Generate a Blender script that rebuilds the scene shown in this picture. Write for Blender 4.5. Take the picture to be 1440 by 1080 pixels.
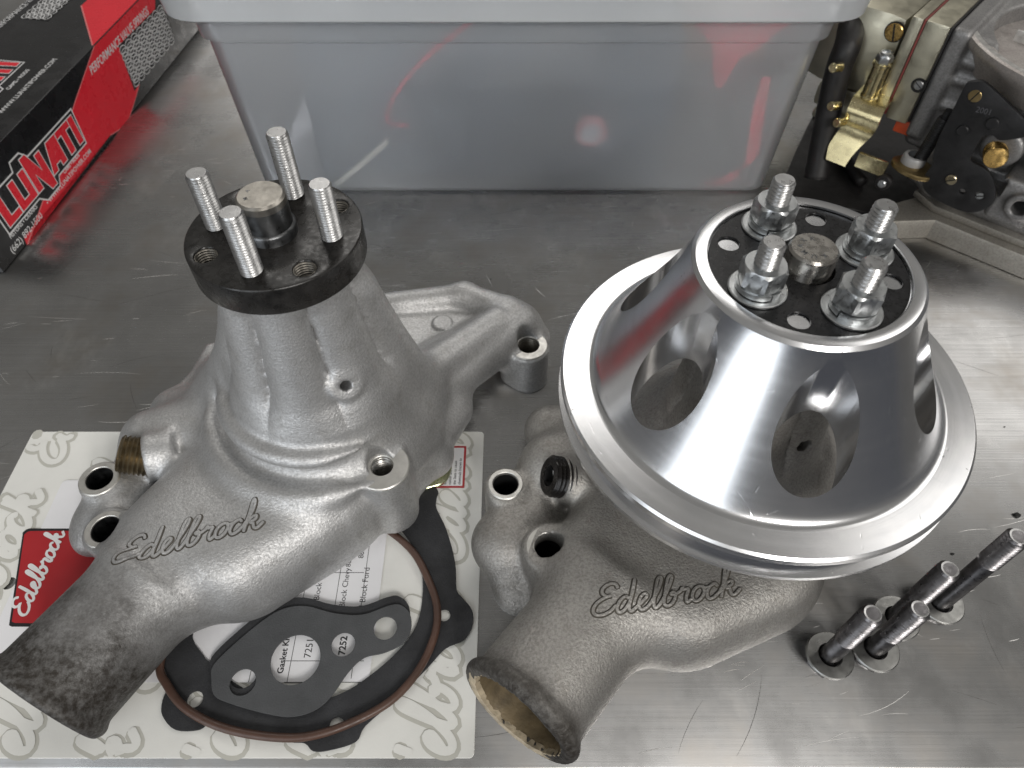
import bpy, bmesh, math, random
import numpy as np
from mathutils import Vector, Matrix
random.seed(7)
for o in list(bpy.data.objects):
    bpy.data.objects.remove(o)
SC = bpy.context.scene
COL = SC.collection
R = math.radians

# ---------------------------------------------------------------- camera
F, TH, CAMH = 1000.0, R(51), 0.304          # focal length in photo pixels, tilt, height above the bench
CT, ST = math.cos(TH), math.sin(TH)
cd = bpy.data.cameras.new('camera')
cam = bpy.data.objects.new('camera', cd); COL.objects.link(cam)
cam.location = (0, 0, CAMH)
cam.rotation_euler = (R(90) - TH, 0, 0)
cd.sensor_width = 36; cd.lens = 36 * F / 1440
cd.clip_start = 0.01; cd.clip_end = 60
cd.dof.use_dof = True; cd.dof.focus_distance = 0.275; cd.dof.aperture_fstop = 20
SC.camera = cam

# ---------------------------------------------------------------- room light
w = bpy.data.worlds.new('World'); SC.world = w; w.use_nodes = True
bgn = w.node_tree.nodes['Background']
# a workshop: dark floor below, walls in the middle, a pale lit ceiling above
_t = w.node_tree; _g = _t.nodes.new('ShaderNodeTexCoord'); _s = _t.nodes.new('ShaderNodeSeparateXYZ'); _r = _t.nodes.new('ShaderNodeValToRGB')
_t.links.new(_g.outputs['Generated'], _s.inputs[0])
_m = _t.nodes.new('ShaderNodeMath'); _m.operation = 'MULTIPLY_ADD'; _m.inputs[1].default_value = 0.5; _m.inputs[2].default_value = 0.5
_t.links.new(_s.outputs['Z'], _m.inputs[0]); _t.links.new(_m.outputs[0], _r.inputs['Fac'])
_e = _r.color_ramp.elements
_e[0].position = 0.40; _e[0].color = (0.11, 0.115, 0.13, 1)
_e[1].position = 0.56; _e[1].color = (0.22, 0.215, 0.21, 1)
_x = _e.new(0.72); _x.color = (0.33, 0.32, 0.30, 1)
_x = _e.new(1.0); _x.color = (0.36, 0.35, 0.33, 1)
_t.links.new(_r.outputs['Color'], bgn.inputs['Color'])
bgn.inputs['Strength'].default_value = 0.52
SC.view_settings.view_transform = 'Standard'; SC.view_settings.look = 'None'
SC.view_settings.exposure = 0.22; SC.view_settings.gamma = 1

def lamp(name, loc, target, sx, sy, watts, col=(1, 0.97, 0.93)):
    l = bpy.data.lights.new(name, 'AREA'); l.shape = 'RECTANGLE'; l.size = sx; l.size_y = sy
    l.energy = watts; l.color = col
    o = bpy.data.objects.new(name, l); COL.objects.link(o); o.location = loc
    o.rotation_euler = (Vector(target) - Vector(loc)).to_track_quat('-Z', 'Y').to_euler()
    return o
lamp('ceiling_lamp', (0.55, -1.95, 1.55), (0.1, 0.2, 0), 0.30, 0.70, 17)
lamp('ceiling_lamp', (1.05, -1.95, 1.55), (0.1, 0.2, 0), 0.30, 0.70, 17)
lamp('ceiling_lamp', (1.75, 0.55, 1.6), (0.1, 0.2, 0), 1.2, 1.4, 8)
lamp('ceiling_lamp', (-0.1, 1.75, 1.7), (0, 0.4, 0), 1.5, 0.7, 9)
lamp('front_left_fill', (-1.05, -1.3, 0.55), (0, 0.2, 0.1), 1.1, 1.7, 12.5, (0.90, 0.95, 1.0))  # area light added low at front left for cone streaks and fill

# ---------------------------------------------------------------- helpers
def at(px, py, z=0.0):
    """a point of the photograph (1440 x 1080) at height z (mm) above the bench, in mm"""
    u = (px - 720) / F; v = (540 - py) / F
    Z = (CAMH * 1000 - z) / (ST - v * CT)
    return (u * Z, Z * (CT + v * ST), z)
class Plane:
    """vertical plane through point o (mm, x y) running along direction d; coordinates (s, t=z)"""
    def __init__(self, ox, oy, dx, dy):
        n = math.hypot(dx, dy); self.o = (ox, oy); self.d = (dx / n, dy / n)
        self.n = (self.d[1], -self.d[0])
    def at(self, px, py):
        u = (px - 720) / F; v = (540 - py) / F
        rx, ry, rz = u, CT + v * ST, -ST + v * CT
        t = (self.o[0] * self.n[0] + self.o[1] * self.n[1]) / (rx * self.n[0] + ry * self.n[1])
        x, y, z = rx * t, ry * t, CAMH * 1000 + rz * t
        return ((x - self.o[0]) * self.d[0] + (y - self.o[1]) * self.d[1], z)
    def matrix(self, off=0.0):
        # local x along the plane, y up, z out of the plane towards the viewer (plus off mm)
        zx, zy = self.n
        return Matrix(((self.d[0], 0, zx, self.o[0] + zx * off), (self.d[1], 0, zy, self.o[1] + zy * off), (0, 1, 0, 0), (0, 0, 0, 1)))
def mscale(M):
    return Matrix.Scale(0.001, 4) @ M

def link(name, me, mat=None, parent=None, M=None):
    """me is in mm; M places it in mm; stored in metres"""
    me.transform(mscale(M if M is not None else Matrix()))
    o = bpy.data.objects.new(name, me); COL.objects.link(o)
    if mat is not None and not me.materials: me.materials.append(mat)
    if parent is not None: attach(o, parent)
    me.name = name
    return o
def attach(o, parent):
    # children keep mesh coordinates in world space, relative to an Empty at the thing's base
    o.parent = parent
    b = base_of(parent)
    me = o.data
    me.transform(Matrix.Translation(-b))
BASES = {}
def base_of(p):
    return BASES.get(p.name, Vector((0, 0, 0)))
def thing(name, label, cat, base=(0, 0, 0), group=None):
    o = bpy.data.objects.new(name, None); COL.objects.link(o)
    o.empty_display_size = 0.02
    b = Vector(base) * 0.001
    o.location = b; BASES[o.name] = b
    return tag(o, label, cat, group)
def tag(o, label=None, cat=None, group=None, kind=None):
    if label: o['label'] = label
    if cat: o['category'] = cat
    if group: o['group'] = group
    if kind: o['kind'] = kind
    return o
def sub(o, parent):
    """make o (already built in world space as a top-level mesh) a sub-part of the part parent"""
    root = parent.parent
    o.data.transform(Matrix.Translation(-base_of(root)))
    o.parent = parent
    return o
def smooth(me, ang=35):
    me.polygons.foreach_set('use_smooth', [True] * len(me.polygons))
    if ang < 180: me.set_sharp_from_angle(angle=R(ang))

class MB:
    def __init__(self): self.v = []; self.f = []
    def add(self, vs, fs, M=None):
        b = len(self.v)
        if M is not None: vs = [M @ Vector(p) for p in vs]
        self.v += [tuple(p) for p in vs]; self.f += [tuple(i + b for i in f) for f in fs]
        return self
    def box(self, a, b, M=None, ch=0.0):
        bm = bmesh.new(); bmesh.ops.create_cube(bm, size=1)
        for q in bm.verts:
            q.co = Vector([(a[i] + b[i]) / 2 + q.co[i] * (b[i] - a[i]) for i in range(3)])
        if ch: bmesh.ops.bevel(bm, geom=bm.edges[:], offset=ch, segments=2, affect='EDGES', profile=0.6)
        bm.verts.index_update()
        self.add([q.co.copy() for q in bm.verts], [[q.index for q in f.verts] for f in bm.faces], M); bm.free()
        return self
    def lathe(self, prof, M=None, n=48, close=False):
        """prof: list of (r, z), counter-clockwise outward going up; r=0 ends are capped"""
        vs = []; fs = []; idx = []
        for (r, z) in prof:
            if r < 1e-6: idx.append([len(vs)] * n); vs.append((0, 0, z))
            else:
                idx.append(list(range(len(vs), len(vs) + n)))
                vs += [(r * math.cos(2 * math.pi * k / n), r * math.sin(2 * math.pi * k / n), z) for k in range(n)]
        rows = list(zip(idx[:-1], idx[1:])) + ([(idx[-1], idx[0])] if close else [])
        for a, b in rows:
            for k in range(n):
                q = [a[k], a[(k + 1) % n], b[(k + 1) % n], b[k]]
                q2 = []
                for i in q:
                    if i not in q2: q2.append(i)
                if len(q2) > 2: fs.append(q2)
        return self.add(vs, fs, M)
    def tube(self, pts, r, n=10, M=None, cap=True):
        pts = [Vector(p) for p in pts]; vs = []; fs = []
        rs = r if isinstance(r, (list, tuple)) else [r] * len(pts)
        up = Vector((0, 0, 1)); prev = None
        for i, p in enumerate(pts):
            t = (pts[min(i + 1, len(pts) - 1)] - pts[max(i - 1, 0)]).normalized()
            if prev is None:
                a = t.cross(up) if abs(t.dot(up)) < 0.95 else t.cross(Vector((1, 0, 0)))
            else: a = prev - t * prev.dot(t)
            a.normalize(); b = t.cross(a); prev = a
            vs += [p + a * (rs[i] * math.cos(2 * math.pi * k / n)) + b * (rs[i] * math.sin(2 * math.pi * k / n)) for k in range(n)]
        for i in range(len(pts) - 1):
            for k in range(n):
                k2 = (k + 1) % n
                fs.append((i * n + k, i * n + k2, (i + 1) * n + k2, (i + 1) * n + k))
        if cap:
            fs.append(tuple(range(n - 1, -1, -1))); fs.append(tuple((len(pts) - 1) * n + k for k in range(n)))
        return self.add(vs, fs, M)
    def thread(self, r, z0, z1, pitch, depth, M=None, n=28, per=6, tip=0.7, inside=False):
        """a screw thread along z; outside thread closed at the tip, inside thread is a tube seen from within"""
        # the ridge is swept along a true helix: one turn of the ring climbs one pitch
        rows = int(round((z1 - z0) / pitch * per)) + per; vs = []; fs = []
        for i in range(rows + 1):
            h = abs((i % per) / per * 2 - 1); h = min(1, max(0, (h - 0.12) / 0.76))
            for k in range(n):
                z = min(z1, max(z0, z0 - pitch + pitch * i / per + pitch * k / n))
                rr = r - depth * h
                if not inside and z1 - z < tip: rr = min(rr, r - depth * 1.15 * (1 - (z1 - z) / tip))
                vs.append((rr * math.cos(2 * math.pi * k / n), rr * math.sin(2 * math.pi * k / n), z))
        for i in range(rows):
            for k in range(n):
                if k < n - 1: q = (i * n + k, i * n + k + 1, (i + 1) * n + k + 1, (i + 1) * n + k)
                elif i + 1 + per <= rows: q = (i * n + k, (i + per) * n, (i + 1 + per) * n, (i + 1) * n + k)
                else: continue
                fs.append(q[::-1] if inside else q)
        if not inside:
            fs.append(tuple(rows * n + k for k in range(n)))
        return self.add(vs, fs, M)
    def build(self, name, mat, parent=None, ang=35, M=None):
        me = bpy.data.meshes.new(name); me.from_pydata(self.v, [], self.f); me.validate()
        smooth(me, ang)
        return link(name, me, mat, parent, M)

def T(x, y, z=0): return Matrix.Translation((x, y, z))
def axis_m(p, d):
    """z axis of the local frame along d, origin p"""
    q = Vector((0, 0, 1)).rotation_difference(Vector(d).normalized())
    return Matrix.Translation(p) @ q.to_matrix().to_4x4()

def circle(cx, cy, r, n=32, ph=0): return [(cx + r * math.cos(2 * math.pi * k / n + ph), cy + r * math.sin(2 * math.pi * k / n + ph)) for k in range(n)]
def smooth_poly(pts, n=6, closed=True):
    """Catmull-Rom through 2-D or 3-D points"""
    out = []; m = len(pts); P = [np.array(p, float) for p in pts]
    rng = range(m) if closed else range(m - 1)
    for i in rng:
        if closed: a, b, c, d = P[(i - 1) % m], P[i], P[(i + 1) % m], P[(i + 2) % m]
        else: a, b, c, d = P[max(i - 1, 0)], P[i], P[i + 1], P[min(i + 2, m - 1)]
        for k in range(n):
            t = k / n
            out.append(tuple(0.5 * ((2 * b) + (c - a) * t + (2 * a - 5 * b + 4 * c - d) * t * t + (3 * b - a - 3 * c + d) * t ** 3)))
    if not closed: out.append(tuple(P[-1]))
    return out
def offset_loop(lp, d):
    """move a loop by d to the left of its travel"""
    n = len(lp); out = []
    for i in range(n):
        a, b, c = Vector(lp[i - 1]), Vector(lp[i]), Vector(lp[(i + 1) % n])
        u, v = (b - a), (c - b)
        if u.length < 1e-9: u = v
        if v.length < 1e-9: v = u
        u.normalize(); v.normalize(); nn = Vector((-u.y - v.y, u.x + v.x))
        if nn.length < 1e-6: nn = Vector((-u.y, u.x))
        nn.normalize(); k = max(0.5, nn.dot(Vector((-u.y, u.x))))
        q = b + nn * (d / k); out.append((q.x, q.y))
    return out
def plate_mesh(loops, z0, z1, bevel=0.0, segs=1):
    """flat plate with holes and rounded edges: loops of (x, y); the first is the outline"""
    bevel = min(bevel, (z1 - z0) * 0.45)
    bm = bmesh.new(); tops = []; bots = []
    for li, lp in enumerate(loops):
        lp = [tuple(p[:2]) for p in lp]
        area = sum(lp[i - 1][0] * lp[i][1] - lp[i][0] * lp[i - 1][1] for i in range(len(lp)))
        if (area > 0) != (li == 0): lp = lp[::-1]          # solid on the left
        rows = []
        if bevel:
            ins = [(bevel * (1 - math.cos(math.pi / 2 * k / segs)), bevel * (1 - math.sin(math.pi / 2 * k / segs))) for k in range(segs, -1, -1)] if segs > 1 else [(bevel, 0), (0, bevel)]
            for (d, dz) in ins: rows.append((d, z1 - dz))
            for (d, dz) in ins[::-1]: rows.append((d, z0 + dz))
        else: rows = [(0, z1), (0, z0)]
        rv = []
        for d, z in rows:
            q = offset_loop(lp, d) if d else lp
            rv.append([bm.verts.new((x, y, z)) for x, y in q])
        n = len(lp)
        for a, b in zip(rv[:-1], rv[1:]):
            for i in range(n): bm.faces.new((a[i], b[i], b[(i + 1) % n], a[(i + 1) % n]))
        tops.append(rv[0]); bots.append(rv[-1])
    for rings, up in ((tops, 1), (bots, -1)):
        ed = []
        for r in rings:
            for i in range(len(r)):
                e = bm.edges.get((r[i], r[(i + 1) % len(r)])) or bm.edges.new((r[i], r[(i + 1) % len(r)]))
                ed.append(e)
        g = bmesh.ops.triangle_fill(bm, use_beauty=True, use_dissolve=False, edges=ed, normal=(0, 0, up))
        for f in g['geom']:
            if isinstance(f, bmesh.types.BMFace):
                f.normal_update()
                if f.normal.z * up < 0: f.normal_flip()
    me = bpy.data.meshes.new('plate'); bm.to_mesh(me); bm.free()
    smooth(me, 30)
    return me
def mesh_of(ob):
    dg = bpy.context.evaluated_depsgraph_get(); dg.update()
    return bpy.data.meshes.new_from_object(ob.evaluated_get(dg))
def plate(name, loops, z0, z1, mat, parent=None, bevel=0.0, M=None, segs=1):
    return link(name, plate_mesh(loops, z0, z1, bevel, segs), mat, parent, M)
def words(text, size, bold=0.0, extr=0.02, align='LEFT', sx=1.0, shear=0.0):
    cu = bpy.data.curves.new('words', 'FONT'); cu.body = text; cu.size = size; cu.offset = bold
    cu.extrude = extr; cu.align_x = align; cu.shear = shear; cu.resolution_u = 3
    ob = bpy.data.objects.new('tmp', cu); COL.objects.link(ob); ob.scale = (1, 1, 1)
    me = mesh_of(ob); bpy.data.objects.remove(ob)
    me.transform(Matrix.Diagonal((sx, 1, 1, 1)))
    return me
def boolean(me, cutters, op='DIFFERENCE'):
    ob = bpy.data.objects.new('tmp', me); COL.objects.link(ob); tmp = [ob]
    for c in cutters:
        co = bpy.data.objects.new('tmpc', c); COL.objects.link(co); tmp.append(co)
        m = ob.modifiers.new('b', 'BOOLEAN'); m.object = co; m.operation = op; m.solver = 'EXACT'
    r = mesh_of(ob)
    for t in tmp: bpy.data.objects.remove(t)
    return r
def copy_tree(o, parent=None):
    c = o.copy(); COL.objects.link(c)
    if parent is not None: c.parent = parent
    for ch in list(o.children): copy_tree(ch, c)
    return c

# ---------------------------------------------------------------- materials
class NT:
    def __init__(self, name):
        self.m = bpy.data.materials.new(name); self.m.use_nodes = True
        self.t = self.m.node_tree; self.b = self.t.nodes['Principled BSDF']
        self.co = None
    def n(self, typ, **kw):
        x = self.t.nodes.new(typ)
        for k, v in kw.items(): setattr(x, k, v)
        return x
    def l(self, a, b): self.t.links.new(a, b)
    def obj(self):
        if self.co is None: self.co = self.n('ShaderNodeTexCoord')
        return self.co.outputs['Object']
    def noise(self, scale, detail=3, vec=None, rough=0.55, stretch=None, rot=None, dist=0.0):
        x = self.n('ShaderNodeTexNoise'); x.inputs['Scale'].default_value = scale; x.inputs['Detail'].default_value = detail
        x.inputs['Roughness'].default_value = rough; x.inputs['Distortion'].default_value = dist
        v = vec or self.obj()
        if stretch or rot:
            mp = self.n('ShaderNodeMapping'); self.l(v, mp.inputs['Vector'])
            if rot: mp.inputs['Rotation'].default_value = rot
            v = mp.outputs['Vector']
            if stretch:
                m2 = self.n('ShaderNodeMapping'); self.l(v, m2.inputs['Vector']); m2.inputs['Scale'].default_value = stretch; v = m2.outputs['Vector']
        self.l(v, x.inputs['Vector'])
        return x.outputs['Fac']
    def ramp(self, fac, stops):
        x = self.n('ShaderNodeValToRGB'); self.l(fac, x.inputs['Fac'])
        e = x.color_ramp.elements
        while len(e) < len(stops): e.new(0.5)
        for k, (p, c) in enumerate(stops):
            e[k].position = p
            e[k].color = (c, c, c, 1) if isinstance(c, (int, float)) else tuple(c) + (1,)
        return x.outputs['Color']
    def mix(self, fac, a, b, mode='MIX'):
        x = self.n('ShaderNodeMix'); x.data_type = 'RGBA'; x.blend_type = mode
        for sock, val in ((x.inputs['Factor'], fac), (x.inputs['A'], a), (x.inputs['B'], b)):
            if hasattr(val, 'is_linked'): self.l(val, sock)
            elif isinstance(val, (int, float)): sock.default_value = val
            else: sock.default_value = tuple(val) + (1,)
        return x.outputs['Result']
    def math(self, op, a, b=0.0, clamp=False):
        x = self.n('ShaderNodeMath', operation=op); x.use_clamp = clamp
        for sock, val in ((x.inputs[0], a), (x.inputs[1], b)):
            if hasattr(val, 'is_linked'): self.l(val, sock)
            else: sock.default_value = val
        return x.outputs[0]
    def dist(self, p):
        """distance (m) of the object-space position from a point"""
        x = self.n('ShaderNodeVectorMath', operation='DISTANCE'); self.l(self.obj(), x.inputs[0]); x.inputs[1].default_value = p
        return x.outputs['Value']
    def bump(self, h, strength=0.3, distance=0.0003):
        x = self.n('ShaderNodeBump'); x.inputs['Strength'].default_value = strength; x.inputs['Distance'].default_value = distance
        prev = self.b.inputs['Normal']
        if prev.is_linked: self.l(prev.links[0].from_socket, x.inputs['Normal'])
        self.l(h, x.inputs['Height']); self.l(x.outputs['Normal'], self.b.inputs['Normal'])
    def set(self, **kw):
        names = dict(color='Base Color', metal='Metallic', rough='Roughness', spec='Specular IOR Level', trans='Transmission Weight',
                     ior='IOR', coat='Coat Weight', aniso='Anisotropic', arot='Anisotropic Rotation', alpha='Alpha', sss='Subsurface Weight')
        for k, v in kw.items():
            s = self.b.inputs[names[k]]
            if hasattr(v, 'is_linked'): self.l(v, s)
            elif k == 'color': s.default_value = tuple(v) + (1,)
            else: s.default_value = v
        return self
def simple(name, col, metal=0.0, rough=0.5, var=0.12, vscale=60, grain=0.0, gscale=1500, spec=0.5, rvar=0.1):
    t = NT(name)
    n1 = t.noise(vscale, 4)
    d = tuple(c * (1 - var) for c in col); l = tuple(min(1, c * (1 + var)) for c in col)
    t.set(color=t.ramp(n1, [(0.3, d), (0.7, l)]), metal=metal, spec=spec,
          rough=t.ramp(t.noise(vscale * 3, 3), [(0.3, max(0.02, rough - rvar)), (0.7, min(1, rough + rvar))]))
    if grain: t.bump(t.noise(gscale, 2), grain)
    return t.m
# cast aluminium, sand grained
def cast_mat(name, lo, hi, stain, grime_at=None, grime_r=0.05, grain=0.55, rust=None):
    t = NT(name)
    big = t.noise(28, 4); fine = t.noise(900, 3, rough=0.7); mid = t.noise(160, 3)
    c = t.ramp(big, [(0.3, lo), (0.72, hi)])
    c = t.mix(t.ramp(mid, [(0.52, 0.0), (0.75, 0.45)]), c, stain)
    c = t.mix(t.ramp(fine, [(0.35, 0.4), (0.6, 0.0)]), c, tuple(q * 0.45 for q in lo))
    metal = 0.85
    if grime_at:                                           # soot baked on round the hose end, along the pipe's own axis
        pe, pd = grime_at
        sb_ = t.n('ShaderNodeVectorMath', operation='SUBTRACT'); t.l(t.obj(), sb_.inputs[0]); sb_.inputs[1].default_value = tuple(q * 0.001 for q in pe)
        dt = t.n('ShaderNodeVectorMath', operation='DOT_PRODUCT'); t.l(sb_.outputs[0], dt.inputs[0]); dt.inputs[1].default_value = tuple(-q for q in pd)
        dd = t.math('ADD', dt.outputs['Value'], t.math('MULTIPLY', t.math('SUBTRACT', t.noise(45, 6, rough=0.75), 0.5), grime_r * 1.5))
        g = t.ramp(dd, [(grime_r * 0.30, 1.0), (grime_r * 1.35, 0.0)])
        g2 = t.mix(1.0, g, t.ramp(t.noise(420, 4, rough=0.7), [(0.3, 0.78), (0.6, 1.0)]), 'MULTIPLY')
        c = t.mix(g2, c, (0.026, 0.021, 0.016))
        metal = t.math('SUBTRACT', 0.85, t.math('MULTIPLY', g2, 0.7))
    t.set(color=c, metal=metal, rough=t.ramp(fine, [(0.3, 0.62), (0.7, 0.42)]))
    t.bump(t.noise(1100, 3, rough=0.65), grain, 0.0005)
    t.bump(t.noise(120, 3), 0.12, 0.0008)
    return t.m
M_CAST_L = cast_mat('cast_aluminium_bright', (0.52, 0.52, 0.52), (0.68, 0.68, 0.68), (0.40, 0.39, 0.37), ((-89, -126, 26), (-0.475, -0.878, -0.06)), 0.055)
M_CAST_R = cast_mat('cast_aluminium_dull', (0.36, 0.345, 0.325), (0.48, 0.465, 0.44), (0.27, 0.25, 0.22), ((-95, -107.5, 26), (-0.602, -0.793, 0.10)), 0.009, 0.75)
M_LETTER = simple('lettering_aluminium', (0.33, 0.315, 0.29), 0.7, 0.5, 0.3, 120, 0.5, 1100)
M_LETTER_R = simple('lettering_aluminium_stained', (0.25, 0.22, 0.18), 0.7, 0.5, 0.4, 60, 0.5, 1100)
M_GROOVE = simple('lettering_outline_dark', (0.10, 0.09, 0.075), 0.5, 0.65, 0.3, 160, 0.4, 1100)  # darker tone for the border round the cast letters
M_MACH = simple('machined_aluminium', (0.60, 0.59, 0.56), 0.9, 0.46, 0.1, 200, 0.15, 2500)
M_STEEL = simple('bright_steel', (0.46, 0.46, 0.46), 1.0, 0.34, 0.12, 220, 0.1, 3000)
M_ZINC = simple('zinc_plated_steel', (0.52, 0.535, 0.54), 1.0, 0.36, 0.14, 260, 0.15, 2200)
M_SHAFT = simple('ground_shaft_steel', (0.42, 0.40, 0.37), 1.0, 0.28, 0.18, 120, 0.1, 2500)
M_SHAFT_DARK = simple('dark_shaft_steel', (0.20, 0.205, 0.21), 1.0, 0.36, 0.3, 180, 0.1, 2500)
M_HUB = simple('black_oxide_steel', (0.016, 0.015, 0.014), 0.0, 0.30, 0.6, 150, 0.10, 1800, 0.45, 0.14)
M_HUB_R = simple('black_anodised', (0.012, 0.012, 0.013), 0.1, 0.33, 0.5, 300, 0.1, 2000, 0.4, 0.1)
M_DARKSTEEL = simple('blackened_bolt_steel', (0.175, 0.17, 0.175), 1.0, 0.34, 0.3, 200, 0.1, 2500)
M_WASHER = simple('grey_washer_steel', (0.30, 0.30, 0.29), 1.0, 0.36, 0.25, 140, 0.1, 2500)
M_BLACKHOLE = simple('dark_bore', (0.012, 0.012, 0.012), 0.3, 0.5, 0.3)
M_PLUG = simple('black_pipe_plug', (0.018, 0.016, 0.015), 0.5, 0.22, 0.4, 200)
M_PLUG_BRASS = simple('dirty_brass_plug', (0.20, 0.16, 0.10), 0.9, 0.42, 0.4, 200)
M_RUSTBORE = simple('rusty_pipe_bore', (0.13, 0.098, 0.055), 0.3, 0.6, 0.5, 110, 0.5, 700)
M_YZINC = simple('yellow_zinc_plate', (0.50, 0.52, 0.34), 1.0, 0.3, 0.25, 60)
M_TAPTHREAD = simple('tapped_aluminium', (0.46, 0.45, 0.43), 1.0, 0.33, 0.2, 300)
M_TAPDARK = simple('tapped_dark_steel', (0.22, 0.205, 0.18), 0.9, 0.4, 0.4, 160)

# polished turned aluminium (pulley)
def pulley_mat():
    t = NT('turned_aluminium')
    sep = t.n('ShaderNodeSeparateXYZ'); t.l(t.obj(), sep.inputs[0])
    r = t.math('SQRT', t.math('ADD', t.math('MULTIPLY', sep.outputs['X'], sep.outputs['X']), t.math('MULTIPLY', sep.outputs['Y'], sep.outputs['Y'])))
    cmb = t.n('ShaderNodeCombineXYZ'); t.l(r, cmb.inputs['X']); t.l(sep.outputs['Z'], cmb.inputs['Y'])
    rings = t.noise(2600, 2, cmb.outputs[0]); rings2 = t.noise(320, 3, cmb.outputs[0])
    smear = t.noise(55, 4); scr = t.noise(40, 2, stretch=(1, 14, 1), rot=(0.4, 0.2, 0.7), rough=0.4)
    t.set(color=t.ramp(smear, [(0.3, (0.70, 0.71, 0.73)), (0.7, (0.82, 0.82, 0.83))]), metal=1.0,
          rough=t.mix(t.ramp(rings2, [(0.35, 0.0), (0.7, 1.0)]), (0.205, 0.205, 0.205), (0.235, 0.235, 0.235)), aniso=0.5)
    tg = t.n('ShaderNodeTangent', direction_type='RADIAL', axis='Z'); t.l(tg.outputs[0], t.b.inputs['Tangent'])
    t.bump(rings, 0.04, 0.0001); t.bump(rings2, 0.012, 0.0003)
    v = t.n('ShaderNodeTexVoronoi', feature='DISTANCE_TO_EDGE'); v.inputs['Scale'].default_value = 45
    dv = t.n('ShaderNodeMapping'); t.l(t.obj(), dv.inputs['Vector']); dv.inputs['Scale'].default_value = (1, 0.25, 1); t.l(dv.outputs[0], v.inputs['Vector'])
    s = t.math('MULTIPLY', t.ramp(v.outputs['Distance'], [(0.0, 1.0), (0.006, 0.0)]), t.ramp(scr, [(0.60, 0.0), (0.66, 1.0)]))
    t.bump(s, 0.35, -0.0001)
    return t.m
M_PULLEY = pulley_mat()
M_BORE_AL = simple('milled_aluminium', (0.70, 0.69, 0.67), 1.0, 0.3, 0.1, 300)

def bench_mat():
    t = NT('brushed_stainless')
    brush = t.noise(1.0, 3, stretch=(14, 900, 1), rough=0.6)
    brush2 = t.noise(1.0, 2, stretch=(60, 2600, 1))
    cloud = t.noise(9, 5, rough=0.6); cloud2 = t.noise(26, 4, rough=0.6)
    c = t.ramp(cloud, [(0.25, (0.35, 0.348, 0.345)), (0.75, (0.62, 0.62, 0.62))])
    c = t.mix(t.ramp(cloud2, [(0.5, 0.0), (0.75, 0.5)]), c, (0.34, 0.30, 0.25))
    rough = t.mix(t.ramp(cloud2, [(0.3, 0.0), (0.7, 1.0)]), (0.25, 0.25, 0.25), (0.37, 0.37, 0.37))
    hair = t.noise(1.0, 4, stretch=(9, 1100, 1), rough=0.7)
    c = t.mix(1.0, c, t.ramp(hair, [(0.3, 0.80), (0.72, 1.0)]), 'MULTIPLY')
    smear = t.noise(16, 5, rough=0.7, stretch=(1.6, 1, 1))
    c = t.mix(t.ramp(smear, [(0.55, 0.0), (0.72, 0.35)]), c, (0.74, 0.735, 0.72))
    rough = t.mix(t.ramp(hair, [(0.35, 0.0), (0.7, 0.5)]), rough, (0.20, 0.20, 0.20))
    t.set(color=c, metal=1.0, rough=rough)
    t.bump(brush, 0.05, 0.0001); t.bump(brush2, 0.05, 0.00004)
    t.bump(t.noise(5, 2), 0.05, 0.01)
    return t.m
M_BENCH = bench_mat()

def paper_mat(name, col, var=0.05, rough=0.55, grain=0.1):
    return simple(name, col, 0.0, rough, var, 40, grain, 900, 0.4)
M_CARD = paper_mat('card_stock', (0.80, 0.80, 0.765), 0.05, 0.4)
M_MARK = paper_mat('pale_print', (0.54, 0.535, 0.485))
M_LABEL = paper_mat('white_label', (0.82, 0.82, 0.84), 0.03, 0.45)
M_INK = paper_mat('black_ink', (0.018, 0.018, 0.02), 0.1, 0.45)
M_RED = paper_mat('red_print', (0.42, 0.022, 0.028), 0.08, 0.42)
M_WHITEINK = paper_mat('white_print', (0.78, 0.78, 0.78), 0.03, 0.45)
M_GASKET = simple('black_fibre_gasket', (0.030, 0.031, 0.034), 0.0, 0.8, 0.3, 90, 0.7, 1300)
M_GASKET2 = simple('grey_fibre_gasket', (0.075, 0.078, 0.082), 0.0, 0.75, 0.12, 90, 0.6, 1500)
M_ORING = simple('brown_rubber', (0.085, 0.045, 0.032), 0.0, 0.42, 0.2, 120)
M_BOXBLK = simple('gloss_black_board', (0.010, 0.010, 0.011), 0.0, 0.28, 0.3, 30, 0.03, 300)
M_BOXRED = simple('gloss_red_print', (0.74, 0.016, 0.032), 0.0, 0.28, 0.06, 30, 0.03, 300)
M_BOXWHITE = simple('gloss_white_print', (0.72, 0.72, 0.72), 0.0, 0.3, 0.05, 30)
M_BOXPINK = simple('gloss_pale_red_print', (0.75, 0.20, 0.20), 0.0, 0.3, 0.05, 30)
M_SPRINGGREY = simple('spring_print_grey', (0.36, 0.36, 0.36), 0.0, 0.3, 0.4, 240)
# ---------------------------------------------------------------- bench
mb = MB()
prof = [(54, -40), (54, -6), (55, -2.5), (57.5, 0), (1500, 0)]
vs = []; fs = []
for (y, z) in prof: vs += [(-1100, y, z), (1300, y, z)]
for i in range(len(prof) - 1): fs.append((2 * i, 2 * i + 1, 2 * i + 3, 2 * i + 2))
mb.add(vs, fs)
bench = tag(mb.build('bench_top', M_BENCH, ang=60), kind='structure')

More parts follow.
